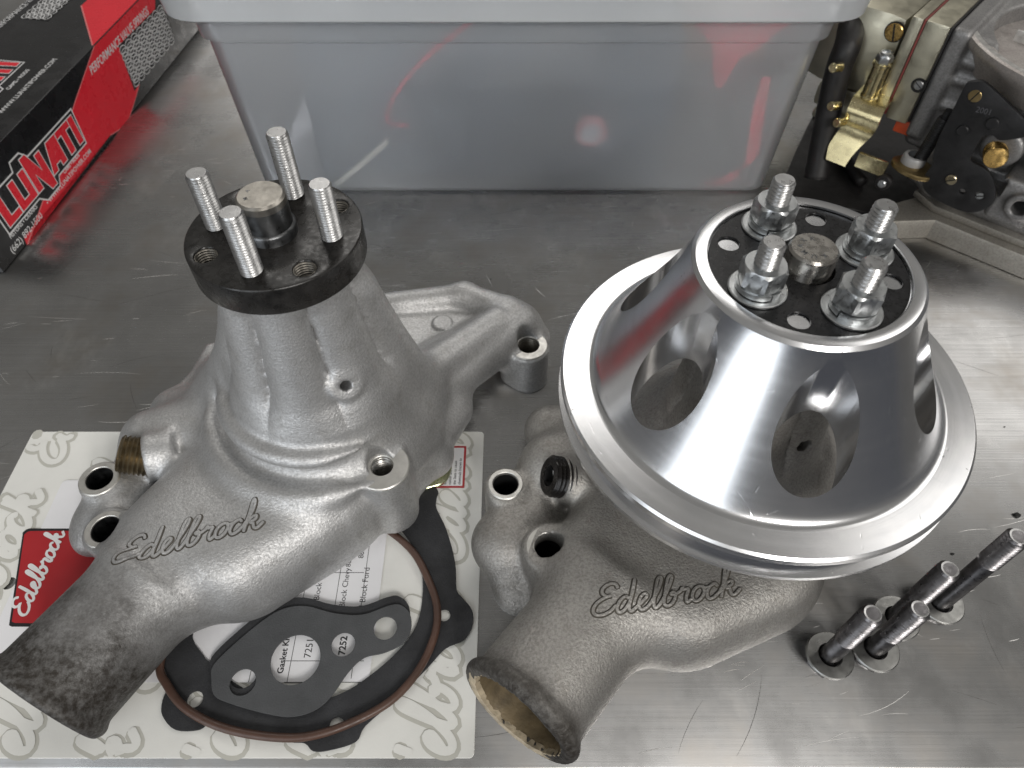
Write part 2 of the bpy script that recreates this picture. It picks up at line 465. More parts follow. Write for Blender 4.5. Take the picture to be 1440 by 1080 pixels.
# fine marks scored into the steel: short bright ones mostly along the grain, a few long dark ones
rs = random.Random(11)
for nm, cnt, mat in (('bright_scratches', 420, simple('bare_scratch', (0.90, 0.89, 0.87), 1.0, 0.45, 0.05)), ('dark_scratches', 130, simple('dark_scratch', (0.10, 0.095, 0.09), 0.8, 0.5, 0.2))):
    mb = MB()
    for q_ in range(cnt):
        x, y = rs.uniform(-330, 420), 62 + 420 * rs.random() ** 1.3
        bright = nm[0] == 'b'
        L = (rs.uniform(3, 14) if rs.random() < 0.9 else rs.uniform(14, 40)) if bright else rs.uniform(6, 45)
        a = rs.gauss(0.10, 0.13) if bright and rs.random() < 0.8 else rs.uniform(-1.6, 1.6)
        wd_ = rs.uniform(0.05, 0.14) if bright else rs.uniform(0.04, 0.085); bend = rs.uniform(-0.06, 0.06) * L
        vs = []; n_ = 6; zz = 0.012 + q_ * 0.00006 + (0 if bright else 0.03)
        for k in range(n_ + 1):
            t_ = k / n_; u_ = L * (t_ - 0.5); v_ = bend * 4 * t_ * (1 - t_); ww = wd_ * math.sin(math.pi * min(0.97, max(0.03, t_))) ** 0.6
            for sg in (-1, 1): vs.append((x + u_ * math.cos(a) - (v_ + sg * ww) * math.sin(a), y + u_ * math.sin(a) + (v_ + sg * ww) * math.cos(a), zz))
        if min(p[1] for p in vs) < 59: continue
        mb.add(vs, [(2 * k, 2 * k + 2, 2 * k + 3, 2 * k + 1) for k in range(n_)])
    tag(mb.build(nm, mat, ang=180), kind='stuff')

# ---------------------------------------------------------------- script lettering (hand drawn strokes, x-height 1)
SHEAR = 0.36
SCRIPT = [
 [(1.30,1.72),(1.12,2.0),(0.75,2.08),(0.42,1.86),(0.42,1.5),(0.72,1.24),(0.98,1.22),(0.6,1.14),(0.2,0.86),(0.06,0.44),(0.26,0.08),(0.68,0.0),(1.1,0.16),(1.4,0.5)],
 [(2.12,0.86),(1.9,1.02),(1.62,0.8),(1.5,0.36),(1.68,0.02),(1.98,0.14),(2.2,0.6),(2.28,1.3),(2.27,2.15)],
 [(2.27,2.15),(2.24,1.2),(2.24,0.3),(2.42,0.0),(2.7,0.22),(3.0,0.52),(3.22,0.84),(3.08,1.04),(2.86,0.86),(2.8,0.42),(2.98,0.04),(3.28,0.06),(3.55,0.4),
  (3.86,1.2),(3.98,1.95),(3.88,2.22),(3.74,2.0),(3.7,1.2),(3.72,0.34),(3.9,0.0),(4.16,0.26),(4.46,1.1),(4.62,1.92),(4.52,2.22),(4.38,2.0),(4.34,1.2),(4.36,0.3),(4.6,0.0),(4.9,0.16),(5.02,0.6),(4.86,0.92),(4.72,0.8),(4.98,0.72),(5.3,0.9)],
 [(5.3,0.9),(5.38,1.12),(5.46,0.96),(5.76,0.94),(5.7,0.4),(5.82,0.02),(6.08,0.24)],
 [(6.62,0.98),(6.3,0.98),(6.08,0.66),(6.1,0.2),(6.36,-0.02),(6.66,0.16),(6.78,0.6),(6.62,0.98),(6.72,0.86),(7.0,0.82)],
 [(7.56,0.82),(7.36,1.02),(7.06,0.82),(6.96,0.36),(7.16,0.0),(7.48,0.08),(7.76,0.4)],
 [(7.76,0.4),(8.04,1.2),(8.16,1.95),(8.06,2.22),(7.94,2.0),(7.92,1.0),(7.9,0.0)],
 [(7.92,0.5),(8.16,0.92),(8.42,1.02),(8.46,0.76),(8.16,0.54),(8.34,0.48),(8.5,0.1),(8.74,0.02),(9.02,0.34)],
]
def script_strokes(n=5):
    out = []
    for s in SCRIPT:
        p = smooth_poly(s, n, closed=False)
        out.append([(x + SHEAR * y - 0.2, y) for x, y in p])
    return out
def ribbon(mb, pts, wd, place, prof=((-1, 0), (-0.6, 1), (0.6, 1), (1, 0)), h=1.0):
    """sweep a small cross section along flat strokes; place(x, y, h) -> 3-D point"""
    n = len(pts); k = len(prof); vs = []; fs = []
    P = [Vector(p) for p in pts]
    if n < 2: return
    P = [P[0] - (P[1] - P[0]).normalized() * wd * 0.5] + P + [P[-1] + (P[-1] - P[-2]).normalized() * wd * 0.5]
    n += 2
    for i in range(n):
        d = P[min(i + 1, n - 1)] - P[max(i - 1, 0)]
        if d.length < 1e-9: d = Vector((1, 0))
        d.normalize(); nn = Vector((-d.y, d.x)); e = 0.55 if i in (0, n - 1) else 1.0
        for (a, b) in prof:
            q = P[i] + nn * (-a * wd * e); vs.append(place(q.x, q.y, b * h))
    for i in range(n - 1):
        for j in range(k - 1): fs.append((i * k + j, i * k + j + 1, (i + 1) * k + j + 1, (i + 1) * k + j)[::-1])
    fs.append(tuple(range(k)) if k > 2 else ()); fs.append(tuple((n - 1) * k + j for j in range(k - 1, -1, -1)) if k > 2 else ())
    fs[:] = [f for f in fs if len(f) > 2]
    mb.add(vs, fs)
FLAT = ((-1, 1), (1, 1))

# ---------------------------------------------------------------- implicit castings (mm, pump frame)
f4 = np.float32
def smin(a, b, k):
    h = np.clip(0.5 + 0.5 * (b - a) / k, 0, 1); return b + (a - b) * h - k * h * (1 - h)
def smax(a, b, k): return -smin(-a, -b, k)
def s_sphere(p, c, r): return np.sqrt((p[0] - c[0]) ** 2 + (p[1] - c[1]) ** 2 + (p[2] - c[2]) ** 2) - f4(r)
def s_ell(p, c, r):
    x, y, z = (p[0] - c[0]) / r[0], (p[1] - c[1]) / r[1], (p[2] - c[2]) / r[2]
    return (np.sqrt(x * x + y * y + z * z) - 1) * f4(min(r))
def s_cone(p, a, b, ra, rb):
    """capsule with changing radius"""
    d = [b[i] - a[i] for i in range(3)]; L2 = sum(q * q for q in d)
    t = np.clip(((p[0] - a[0]) * d[0] + (p[1] - a[1]) * d[1] + (p[2] - a[2]) * d[2]) / L2, 0, 1)
    return np.sqrt((p[0] - a[0] - t * d[0]) ** 2 + (p[1] - a[1] - t * d[1]) ** 2 + (p[2] - a[2] - t * d[2]) ** 2) - (ra + (rb - ra) * t)
def s_cyl(p, a, b, r, rd=0.0, rb=None):
    """flat ended cylinder (or cone) from a to b, edges rounded by rd"""
    d = np.array(b, float) - np.array(a, float); L = float(np.linalg.norm(d)); d = d / L
    x, y, z = p[0] - a[0], p[1] - a[1], p[2] - a[2]
    t = x * d[0] + y * d[1] + z * d[2]
    q = np.sqrt(np.maximum(x * x + y * y + z * z - t * t, 0))
    rr = r if rb is None else r + (rb - r) * np.clip(t / L, 0, 1)
    dx = q - rr + rd; dy = np.abs(t - L / 2) - L / 2 + rd
    return np.minimum(np.maximum(dx, dy), 0) + np.sqrt(np.maximum(dx, 0) ** 2 + np.maximum(dy, 0) ** 2) - f4(rd)
def s_box(p, c, h, rd, rz=0.0):
    x, y, z = p[0] - c[0], p[1] - c[1], p[2] - c[2]
    cs, sn = math.cos(rz), math.sin(rz); x, y = x * cs + y * sn, -x * sn + y * cs
    a, b, q = np.abs(x) - h[0] + rd, np.abs(y) - h[1] + rd, np.abs(z) - h[2] + rd
    return np.sqrt(np.maximum(a, 0) ** 2 + np.maximum(b, 0) ** 2 + np.maximum(q, 0) ** 2) + np.minimum(np.maximum(a, np.maximum(b, q)), 0) - f4(rd)
def s_poly(p, pts, z0, z1, rd):
    """extruded polygon"""
    x, y = np.broadcast_arrays(p[0], p[1])
    d = np.full(x.shape, 1e9, f4); s = np.ones(x.shape, bool)
    n = len(pts)
    for i in range(n):
        ax, ay = pts[i]; bx, by = pts[(i + 1) % n]
        ex, ey = bx - ax, by - ay; wx, wy = x - ax, y - ay
        t = np.clip((wx * ex + wy * ey) / (ex * ex + ey * ey), 0, 1)
        d = np.minimum(d, (wx - ex * t) ** 2 + (wy - ey * t) ** 2)
        c1 = y >= ay; c2 = y < by; c3 = ex * wy > ey * wx
        s ^= (c1 & c2 & c3) | (~c1 & ~c2 & ~c3)
    d = np.sqrt(d) * np.where(s, 1, -1) + rd
    q = np.abs(p[2] - (z0 + z1) / 2) - (z1 - z0) / 2 + rd
    return np.minimum(np.maximum(d, q), 0) + np.sqrt(np.maximum(d, 0) ** 2 + np.maximum(q, 0) ** 2) - f4(rd)

def surface(sdf, lo, hi, h):
    ax = [np.arange(lo[i], hi[i] + h, h, dtype=f4) for i in range(3)]
    p = (ax[0][:, None, None], ax[1][None, :, None], ax[2][None, None, :])
    V = np.asarray(np.broadcast_to(sdf(p), tuple(len(a) for a in ax)))
    ins = V < 0
    corners = [(i, j, k) for i in (0, 1) for j in (0, 1) for k in (0, 1)]
    def sh(A, c): return A[c[0]:A.shape[0] - 1 + c[0], c[1]:A.shape[1] - 1 + c[1], c[2]:A.shape[2] - 1 + c[2]]
    cnt = sum(sh(ins, c).astype(np.int8) for c in corners)
    act = np.argwhere((cnt > 0) & (cnt < 8))
    vals = {c: V[act[:, 0] + c[0], act[:, 1] + c[1], act[:, 2] + c[2]] for c in corners}
    acc = np.zeros((len(act), 3)); num = np.zeros(len(act))
    for a in corners:
        for axd in range(3):
            if a[axd]: continue
            b = list(a); b[axd] = 1; b = tuple(b)
            va, vb = vals[a], vals[b]; m = (va < 0) != (vb < 0)
            t = np.where(m, va / np.where(m, va - vb, 1), 0)
            q = np.zeros((len(act), 3)); q += np.array(a); q[:, axd] += t
            acc[m] += q[m]; num += m
    P = (act + acc / num[:, None]) * h + np.array(lo)
    idx = np.full(cnt.shape, -1, np.int64); idx[act[:, 0], act[:, 1], act[:, 2]] = np.arange(len(act))
    faces = []
    for axd in range(3):
        o1, o2 = [(1, 2), (2, 0), (0, 1)][axd]
        sl0 = [slice(None)] * 3; sl1 = [slice(None)] * 3
        sl0[axd] = slice(0, -1); sl1[axd] = slice(1, None)
        A, B = ins[tuple(sl0)], ins[tuple(sl1)]
        e = np.argwhere(A != B)
        ok = (e[:, o1] > 0) & (e[:, o2] > 0) & (e[:, o1] < V.shape[o1] - 1) & (e[:, o2] < V.shape[o2] - 1)
        e = e[ok]; flip = B[e[:, 0], e[:, 1], e[:, 2]]
        def cell(d1, d2):
            c = e.copy(); c[:, o1] += d1; c[:, o2] += d2; return idx[c[:, 0], c[:, 1], c[:, 2]]
        q = np.stack([cell(-1, -1), cell(0, -1), cell(0, 0), cell(-1, 0)], 1)
        q[flip] = q[flip][:, ::-1]; faces.append(q)
    Fc = np.concatenate(faces); Fc = Fc[(Fc >= 0).all(1)]
    for _ in range(3):                                   # settle the vertices on the surface
        def ev(Q): return sdf((Q[:, 0], Q[:, 1], Q[:, 2]))
        d = ev(P); g = np.zeros_like(P); e = 0.25
        for i in range(3):
            o = np.zeros(3); o[i] = e; g[:, i] = (ev(P + o) - ev(P - o)) / (2 * e)
        st = (d / np.maximum((g * g).sum(1), 0.25))[:, None] * g
        ln = np.linalg.norm(st, axis=1, keepdims=True); st *= np.minimum(1, 0.6 * h / np.maximum(ln, 1e-9))
        P -= st
    me = bpy.data.meshes.new('casting')
    me.vertices.add(len(P)); me.vertices.foreach_set('co', P.astype(f4).ravel())
    me.loops.add(Fc.size); me.loops.foreach_set('vertex_index', Fc.ravel().astype(np.int32))
    me.polygons.add(len(Fc)); me.polygons.foreach_set('loop_start', np.arange(0, Fc.size, 4, dtype=np.int32))
    me.update(calc_edges=True); me.validate()
    smooth(me, 60)
    return me
def top_z(sdf, x, y, z0=75.0):
    """height of the casting seen from above at points x, y"""
    zs = np.arange(z0, 2, -0.5); x = np.asarray(x, float); y = np.asarray(y, float)
    d = sdf((x[:, None], y[:, None], zs[None, :])); i = np.argmax(d < 0, axis=1)
    lo, hi = zs[i], zs[np.maximum(i - 1, 0)]
    for _ in range(12):
        m = (lo + hi) / 2; s = sdf((x, y, m)) < 0; lo = np.where(s, m, lo); hi = np.where(s, hi, m)
    return lo
# ---------------------------------------------------------------- the two castings
AXL, AXR = (-84.0, 200.2), (97.0, 177.0)
def loc(px, py, z, A):
    q = at(px, py, z); return (q[0] - A[0], q[1] - A[1], z)

def photo_hit(px, py, sdf, A):
    """where the line of sight through a photo pixel meets a casting (pump frame, mm)"""
    for z in np.arange(130, 0, -0.5):
        q = loc(px, py, float(z), A)
        if sdf(tuple(np.array([c]) for c in q))[0] < 0: return q
    return q
WEEP_L = WEEP_R = None
PIPE_L = (-89.0, -126.0, 26.0)
PIPE_DL = np.array((-0.47, -0.87, -0.06)); PIPE_DL = tuple(PIPE_DL / np.linalg.norm(PIPE_DL))
def ribs(p, n, ph, r, zt, zb, amp, flare):
    """snout: a cone with shallow flutes"""
    q = np.sqrt(p[0] ** 2 + p[1] ** 2); a = np.arctan2(p[1], p[0])
    t = np.clip((zt - p[2]) / (zt - zb), 0, 1)
    w = np.abs(np.sin((a - ph) * n / 2)) ** 0.5
    rr = r[0] + (r[1] - r[0]) * t ** flare - amp * (1 - w) * np.clip(t * 6, 0, 1) * np.clip((1 - t) * 4 + 0.25, 0, 1)
    d = (q - rr) * 0.93
    return np.maximum(np.maximum(d, p[2] - zt), zb - 20 - p[2])

def cast_left(p):
    d = ribs(p, 7, R(-62), (27.0, 37), 133, 68, 6.3, 1.35)
    body = s_cyl(p, (0, 0, 4), (0, 0, 47), 47, 12)
    d = smin(d, s_cyl(p, (0, 0, 28), (0, 0, 80), 53, 6, rb=30), 8)
    fade = np.clip((p[0] - 8) / 22, 0, 1) + np.clip((p[1] + 12) / 20, 0, 1)
    tr = np.sqrt((np.sqrt(p[0] ** 2 + p[1] ** 2) - 42.5) ** 2 + (p[2] - 60.0) ** 2) - (3.4 - 5 * fade)
    d = smin(d, tr, 5)
    d = smin(d, body, 7)
    tr = np.sqrt((np.sqrt(p[0] ** 2 + p[1] ** 2) - 52) ** 2 + (p[2] - 47.5) ** 2) - (3.2 - 5 * fade)
    d = smin(d, tr, 4)
    # scroll: hull between the volute and the inlet elbow
    sc = s_cone(p, (-6, -30, 22), (-46, -62, 24), 38, 29)
    sc = smin(sc, s_cone(p, (-14, -44, 21), (-34, -62, 21), 33, 31), 6)
    sc = smin(sc, s_cone(p, (-24, -10, 20), (-62, -62, 24), 32, 22), 12)
    sc = smax(sc, p[2] - (45 - 0.03 * (p[0] + p[1])), 9)
    d = smin(d, sc, 10)
    # inlet pipe
    e = PIPE_L; el = (-63, -82, 26)
    d = smin(d, s_cyl(p, el, e, 23.0, 1.0), 13)
    d = smin(d, s_cyl(p, tuple(np.array(e) - np.array(PIPE_DL) * 4.0), e, 24.6, 1.8), 3)
    # left outlet leg with its lobes
    lg = s_cone(p, (-35, 2, 26), (-86, -8, 24), 24, 15)
    lg = smin(lg, s_cone(p, (-45, 10, 22), (-84, 14, 16), 20, 13), 8)
    lg = smax(lg, p[2] - 42, 6)
    lg = smin(lg, s_cone(p, (-88, -12, 12), (-95, -42, 14), 15, 15), 9)
    lg = smin(lg, s_cyl(p, (-100.5, -33, 2), (-100.5, -33, 30), 9.6, 2), 4)
    lg = smin(lg, s_cyl(p, (-88.5, -58, 2), (-88.5, -58, 30), 10.5, 2), 5)
    lg = smin(lg, s_ell(p, (-105, -47, 12), (10, 14, 11)), 6)
    lg = smin(lg, s_poly(p, [(-30, 52), (-66, 62), (-81, 58), (-84, 38), (-94, 17), (-99, -5), (-80, -20), (-20, -10)], 2, 21, 3), 6)
    lg = smin(lg, s_cone(p, (-24, 8, 46), (-64, 34, 20), 22, 13), 9)
    lg = smin(lg, s_cyl(p, (-70, -19, 31), (-82, -23.5, 33), 11, 2), 5)
    d = smin(d, lg, 8)
    # right outlet arm, foot and bolt boss
    ar = s_cone(p, (20, 8, 28), (80, 60, 26), 20, 14.5)
    ar = smin(ar, s_cone(p, (15, -11, 46), (76, 58, 38), 10, 6.5), 4)
    ar = smin(ar, s_box(p, (91, 55, 13), (10.5, 14, 13), 5, R(-20)), 6)
    ar = smin(ar, s_cyl(p, (92.6, 50, 0), (92.6, 50, 27), 11.0, 1.5), 3)
    ar = smin(ar, s_ell(p, (86, 66, 26), (14, 11, 14)), 7)
    d = smin(d, ar, 5)
    # web plate with raised rim between the nose and the foot
    web = s_poly(p, [(0, 70), (60, 82), (84, 66), (62, 40), (30, 5), (-5, 20)], 18, 31, 3)
    web = smin(web, s_cone(p, (4, 74, 31), (58, 81, 33), 6.5, 7), 5)
    web = smin(web, s_cone(p, (58, 81, 33), (80, 70, 33), 7, 8), 5)
    web = smin(web, s_cyl(p, (47, 62, 30), (47, 62, 32.4), 5.4, 0.8), 0.8)
    d = smin(d, web, 5)
    # gusset between snout and arm, weep boss
    d = smin(d, s_cone(p, (25, 4, 112), (38, 13, 40), 4.5, 11), 9)
    d = smin(d, s_cone(p, (-26, 4, 98), (-52, 14, 36), 5, 13), 14)
    # lower flange lobes and threaded boss at the right
    fl = s_cone(p, (26, -30, 14), (40, -10, 14), 12, 12)
    fl = smin(fl, s_cone(p, (40, -8, 14), (52, 18, 14), 12, 12), 6)
    fl = smin(fl, s_ell(p, (46, -10, 14), (9.5, 9.0, 13)), 4)
    fl = smax(fl, 4 - p[2], 1.5)
    d = smin(d, fl, 8)
    d = smin(d, s_cyl(p, (28.6, -37, 8), (28.6, -37, 46.6), 12.0, 0.8), 3)
    d = smin(d, s_cone(p, (24, -20, 46), (27, -33, 38), 7, 8), 5)
    d = smax(d, 0.5 - p[2], 0.5)
    # bores
    d = smax(d, -s_cyl(p, (-100.5, -33, -2), (-100.5, -33, 40), 5.9), 0.4)
    d = smax(d, -s_cyl(p, (-88.5, -58, -2), (-88.5, -58, 40), 6.2), 0.4)
    d = smax(d, -s_cyl(p, (92.6, 50, -2), (92.6, 50, 40), 6.0), 0.4)
    d = smax(d, -s_cyl(p, (28.6, -37, 20), (28.6, -37, 60), 5.8), 0.4)
    if WEEP_L: d = smax(smin(d, s_cyl(p, tuple(np.array(WEEP_L[0]) - (np.array(WEEP_L[0]) - np.array(WEEP_L[1])) * 0.28), WEEP_L[1], 6.5, 0.8), 3.5), -s_cyl(p, WEEP_L[0], WEEP_L[1], 2.3), 0.4)
    d = smax(d, -s_cyl(p, (-63, -82, 26), tuple(np.array(e) + np.array(PIPE_DL) * 4), 19.5), 0.6)
    return d
def cast_right(p):
    d = ribs(p, 7, R(-24), (26.5, 33), 132, 66, 4.5, 1.35)
    d = smin(d, s_cyl(p, (0, 0, 10), (0, 0, 55), 42, 8), 10)
    d = smin(d, s_cyl(p, (0, 0, 4), (0, 0, 46), 54, 14), 7)
    sc = s_cone(p, (-2, -20, 24), (-50, -56, 24), 37, 27)
    sc = smin(sc, s_cone(p, (-24, -10, 20), (-62, -50, 24), 32, 22), 12)
    sc = smin(sc, s_cone(p, (-1, -44, 24), (-30, -58, 23), 34, 32), 8)
    sc = smax(sc, p[2] - 47.5, 9)
    d = smin(d, sc, 10)
    e = PIPE_R; el = (-57, -62, 25.5)
    d = smin(d, s_cyl(p, el, e, 23.2, 1.0), 12)
    ax = np.array(PIPE_DR); a1 = tuple(np.array(e) - ax * 4.2)
    d = smin(d, s_cyl(p, a1, e, 25.4, 2.0), 3)
    lg = s_cone(p, (-35, 6, 26), (-78, 2, 24), 24, 15)
    lg = smin(lg, s_cone(p, (-45, 16, 22), (-78, 26, 16), 20, 13), 8)
    lg = smax(lg, p[2] - 43, 6)
    lg = smin(lg, s_cone(p, (-82, -4, 12), (-92, -36, 12), 15, 17), 9)
    lg = smin(lg, s_cyl(p, (*B1R, 2), (*B1R, 30), 9.4, 2), 5)
    lg = smin(lg, s_cyl(p, (*B2R, 2), (*B2R, 35), 10.4, 1.5), 4)
    lg = smin(lg, s_ell(p, (-100, -34, 16), (15, 15, 14)), 7)
    lg = smin(lg, s_ell(p, (-92, -52, 8), (13, 12, 10)), 7)
    lg = smin(lg, s_cyl(p, (-66, -10, 32), (-77, -13, 34.5), 10.5, 3), 5)
    d = smin(d, lg, 8)
    d = smin(d, s_cyl(p, (*B2R, 2), (*B2R, 35), 10.2, 1.2), 3)
    ar = s_cone(p, (22, 6, 28), (62, 66, 26), 25, 15.5)
    ar = smin(ar, s_box(p, (70, 72, 13), (11, 13, 13), 5, R(10)), 6)
    d = smin(d, ar, 6)
    d = smin(d, s_cone(p, (26, 8, 108), (40, 22, 40), 4.5, 10), 9)
    d = smax(d, 0.5 - p[2], 0.5)
    d = smax(d, -s_cyl(p, (*B1R, -2), (*B1R, 40), 5.7), 0.4)
    d = smax(d, -s_cyl(p, (*B2R, -2), (*B2R, 42), 6.0), 0.4)
    if WEEP_R: d = smax(d, -s_cyl(p, WEEP_R[0], WEEP_R[1], 3.0), 0.4)
    b0 = tuple(np.array(e) - ax * 60); b1 = tuple(np.array(e) + ax * 5)
    # the bore wall is eaten away unevenly at the mouth
    wob = 0.7 * np.sin(p[0] * 0.9 + p[2] * 0.6) * np.sin(p[1] * 0.7 - p[2] * 0.8)
    d = smax(d, -(s_cyl(p, b0, b1, 20.0) + wob), 0.8)
    return d
B1R = loc(711, 681, 30, AXR)[:2]; B2R = loc(772, 769, 35, AXR)[:2]
B1L = loc(141, 676, 30, AXL)[:2]; B2L = loc(150, 745, 31, AXL)[:2]
PIPE_R = (-95.0, -107.5, 26.0)
PIPE_DR = np.array((-0.60, -0.79, 0.10)); PIPE_DR = tuple(PIPE_DR / np.linalg.norm(PIPE_DR))
for nm, sdf, A, px in (('WEEP_L', cast_left, AXL, (485, 541)), ('WEEP_R', cast_right, AXR, (1133, 627))):
    h = np.array(photo_hit(px[0], px[1], sdf, A)); rdl = np.array((h[0], h[1], 0.0)) / math.hypot(h[0], h[1]) + np.array((0, 0, 0.45))
    WANG = math.degrees(math.atan2(h[1], h[0])); 
    globals()[nm] = (tuple(h + rdl * 6), tuple(h - rdl * 12))

def ring_prof(ri, ro, h, ch=0.5, deep=3):
    return [(ro, -deep), (ro, h - ch), (ro - ch, h), (ri + ch * 0.6, h), (ri, h - ch * 0.6), (ri, -deep)]
def boss_ring(parent, name, p, d, ri, ro, h=0.5, mat=None):
    return MB().lathe(ring_prof(ri, ro, h), n=48).build(name, mat or M_MACH, parent, M=Matrix.Translation(p) if d is None else axis_m(p, d))
def stud_mesh(r, z0, z1, pitch, depth):
    return MB().thread(r, z0, z1, pitch, depth)
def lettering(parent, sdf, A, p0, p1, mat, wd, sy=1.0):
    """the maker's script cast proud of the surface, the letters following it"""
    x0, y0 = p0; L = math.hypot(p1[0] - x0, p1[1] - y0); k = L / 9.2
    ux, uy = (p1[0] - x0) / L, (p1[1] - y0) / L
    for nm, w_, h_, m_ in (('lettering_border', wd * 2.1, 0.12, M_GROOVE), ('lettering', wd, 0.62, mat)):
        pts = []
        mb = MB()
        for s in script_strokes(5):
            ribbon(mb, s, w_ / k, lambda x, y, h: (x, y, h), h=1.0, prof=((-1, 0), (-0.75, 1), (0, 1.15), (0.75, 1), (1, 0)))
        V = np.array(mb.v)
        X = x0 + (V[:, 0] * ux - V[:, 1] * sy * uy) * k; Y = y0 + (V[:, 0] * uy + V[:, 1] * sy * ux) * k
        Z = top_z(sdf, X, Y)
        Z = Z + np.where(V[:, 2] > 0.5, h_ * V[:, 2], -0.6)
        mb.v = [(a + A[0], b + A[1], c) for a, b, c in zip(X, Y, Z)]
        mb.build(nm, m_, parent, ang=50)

# ---------------------------------------------------------------- left pump
VOX = 1.15
def off(A, x, y, z=0): return (A[0] + x, A[1] + y, z)
lp = thing('water_pump', 'bright silver water pump with black hub and four bare studs, standing on the card', 'water pump', off(AXL, 0, 0))
BL = lambda x, y, z=0: off(AXL, x, y, z)
me = surface(cast_left, (-122, -142, 0), (110, 98, 136), VOX)
cl = link('casting', me, M_CAST_L, lp, T(*BL(0, 0)))
MB().lathe([(29.5, 0), (31.4, 0), (32.2, 0.9), (32.2, 9.6), (31.0, 11)], n=96)
# hub flange with tapped holes
HC = (0.0, 0.0)
st_ang = [262, 172, 82, 352]
hole_xy = [(24.4 * math.cos(R(a)), 24.4 * math.sin(R(a))) for a in (212, 306, 34.5, 125.5)]
hub = plate('hub_flange', [circle(0, 0, 30.9, 128)] + [circle(x, y, 3.9, 32) for x, y in hole_xy], 131.5, 143, M_HUB, lp, 0.7, T(*BL(0, 0)), 3)
for (x, y) in hole_xy:
    m = MB().thread(4.1, 132, 142.4, 1.06, 0.55, inside=True); m.lathe([(0, 132.2), (4.2, 132.2)], n=24)
    sub(m.build('tapped_hole', M_TAPDARK, None, M=T(*BL(x, y))), hub)
for a, ln in zip(st_ang, (24.0, 21.6, 25.6, 21.6)):
    x, y = 21.2 * math.cos(R(a)), 21.2 * math.sin(R(a))
    MB().thread(3.9, 142, 143 + ln, 1.06, 0.5, tip=0.9).build('stud', M_STEEL, lp, M=T(*BL(x, y)))
sh = MB().lathe([(9.2, 141), (9.2, 146.2), (8.9, 146.8), (8.3, 147.2), (8.3, 155.6)], n=64).build('shaft', M_SHAFT_DARK, lp, M=T(*BL(-0.6, -0.8)))
sub(MB().lathe([(8.3, 155.6), (8.3, 158.0), (7.5, 158.8), (0, 158.8)], n=64).build('shaft_end', simple('tarnished_shaft_end', (0.38, 0.36, 0.325), 1.0, 0.40, 0.25, 200, 0.1, 2500), None, M=T(*BL(-0.6, -0.8))), sh)
for k in range(7):
    a = k * 2 * math.pi / 7 + 0.3
    mm = words('XAMK7R4'[k], 2.0, 0.03, 0.03, 'CENTER')
    mm.transform(T(*BL(-0.6, -0.8, 158.85)) @ Matrix.Rotation(a, 4, 'Z') @ T(0, 4.2, 0))
    if k in (1, 2): sub(link('stamped_mark', mm, M_SHAFT_DARK, None), sh)
    else: bpy.data.meshes.remove(mm)
# machined faces
boss_ring(lp, 'machined_boss_face', BL(-100.5, -33, 30.2), None, 5.9, 9.0)
boss_ring(lp, 'machined_boss_face', BL(-88.5, -58, 30.2), None, 6.2, 9.0)
boss_ring(lp, 'machined_boss_face', BL(92.6, 50, 27.2), None, 5.6, 10.2)
boss_ring(lp, 'machined_boss_face', BL(28.6, -37, 46.8), None, 4.9, 11.9, 0.5)
MB().thread(5.3, 30, 46.6, 1.5, 0.6, inside=True).lathe([(0, 30.2), (5.4, 30.2)], n=24).build('tapped_hole', M_TAPTHREAD, lp, M=T(*BL(28.6, -37)))
MB().thread(5.7, 4, 26.6, 1.4, 0.4, inside=True).build('tapped_hole', M_TAPDARK, lp, M=T(*BL(92.6, 50)))
for (x, y, r) in ((-100.5, -33, 5.9), (-88.5, -58, 6.2)):
    MB().lathe([(0, 2), (r - 0.3, 2), (r - 0.3, 30.0)], n=40).build('bolt_bore', M_SHAFT_DARK, lp, M=T(*BL(x, y)))
def pipe_plug(parent, p, d, mat, r=8.6, n_thr=6):
    M = axis_m(p, d)
    mb = MB().thread(r, -8, 9.5, 1.9, 1.0, tip=1.0, n=40)
    mb.f.pop()                                             # open the outer end for the socket
    rim = [(r - 1.15, 9.5), (4.6, 9.5)]
    mb.lathe(rim, n=40)
    hx = [(4.6 * math.cos(R(60 * k)), 4.6 * math.sin(R(60 * k))) for k in range(6)]
    o = mb.build('pipe_plug', mat, parent, 40, M)
    m2 = MB()
    vs = [(x, y, 9.52) for x, y in hx] + [(x, y, 3.5) for x, y in hx]
    m2.add(vs, [(k, k + 6, (k + 1) % 6 + 6, (k + 1) % 6) for k in range(6)] + [tuple(range(6, 12))])
    sub(m2.build('hex_socket', M_BLACKHOLE, None, 20, M), o)
    return o
pipe_plug(lp, BL(-83, -23.5, 33.5), (-0.92, -0.08, 0.40), M_PLUG_BRASS, 8.8)
# thin steel back plate with scalloped edge
bp = smooth_poly([(-48, -16), (-30, -44), (0, -49), (20, -45), (30, -41), (36, -29), (42, -23), (51, -19), (54, -9), (51, 6), (56, 22), (44, 42), (20, 52), (-20, 52), (-46, 30)], 5)
plate('back_plate', [bp], 2.4, 4.4, M_YZINC, lp, 0.3, T(*BL(0, 0)))
lettering(lp, cast_left, AXL, (-68.5, -82.5), (-14.0, -64.5), M_CAST_L, 0.72, 0.85)

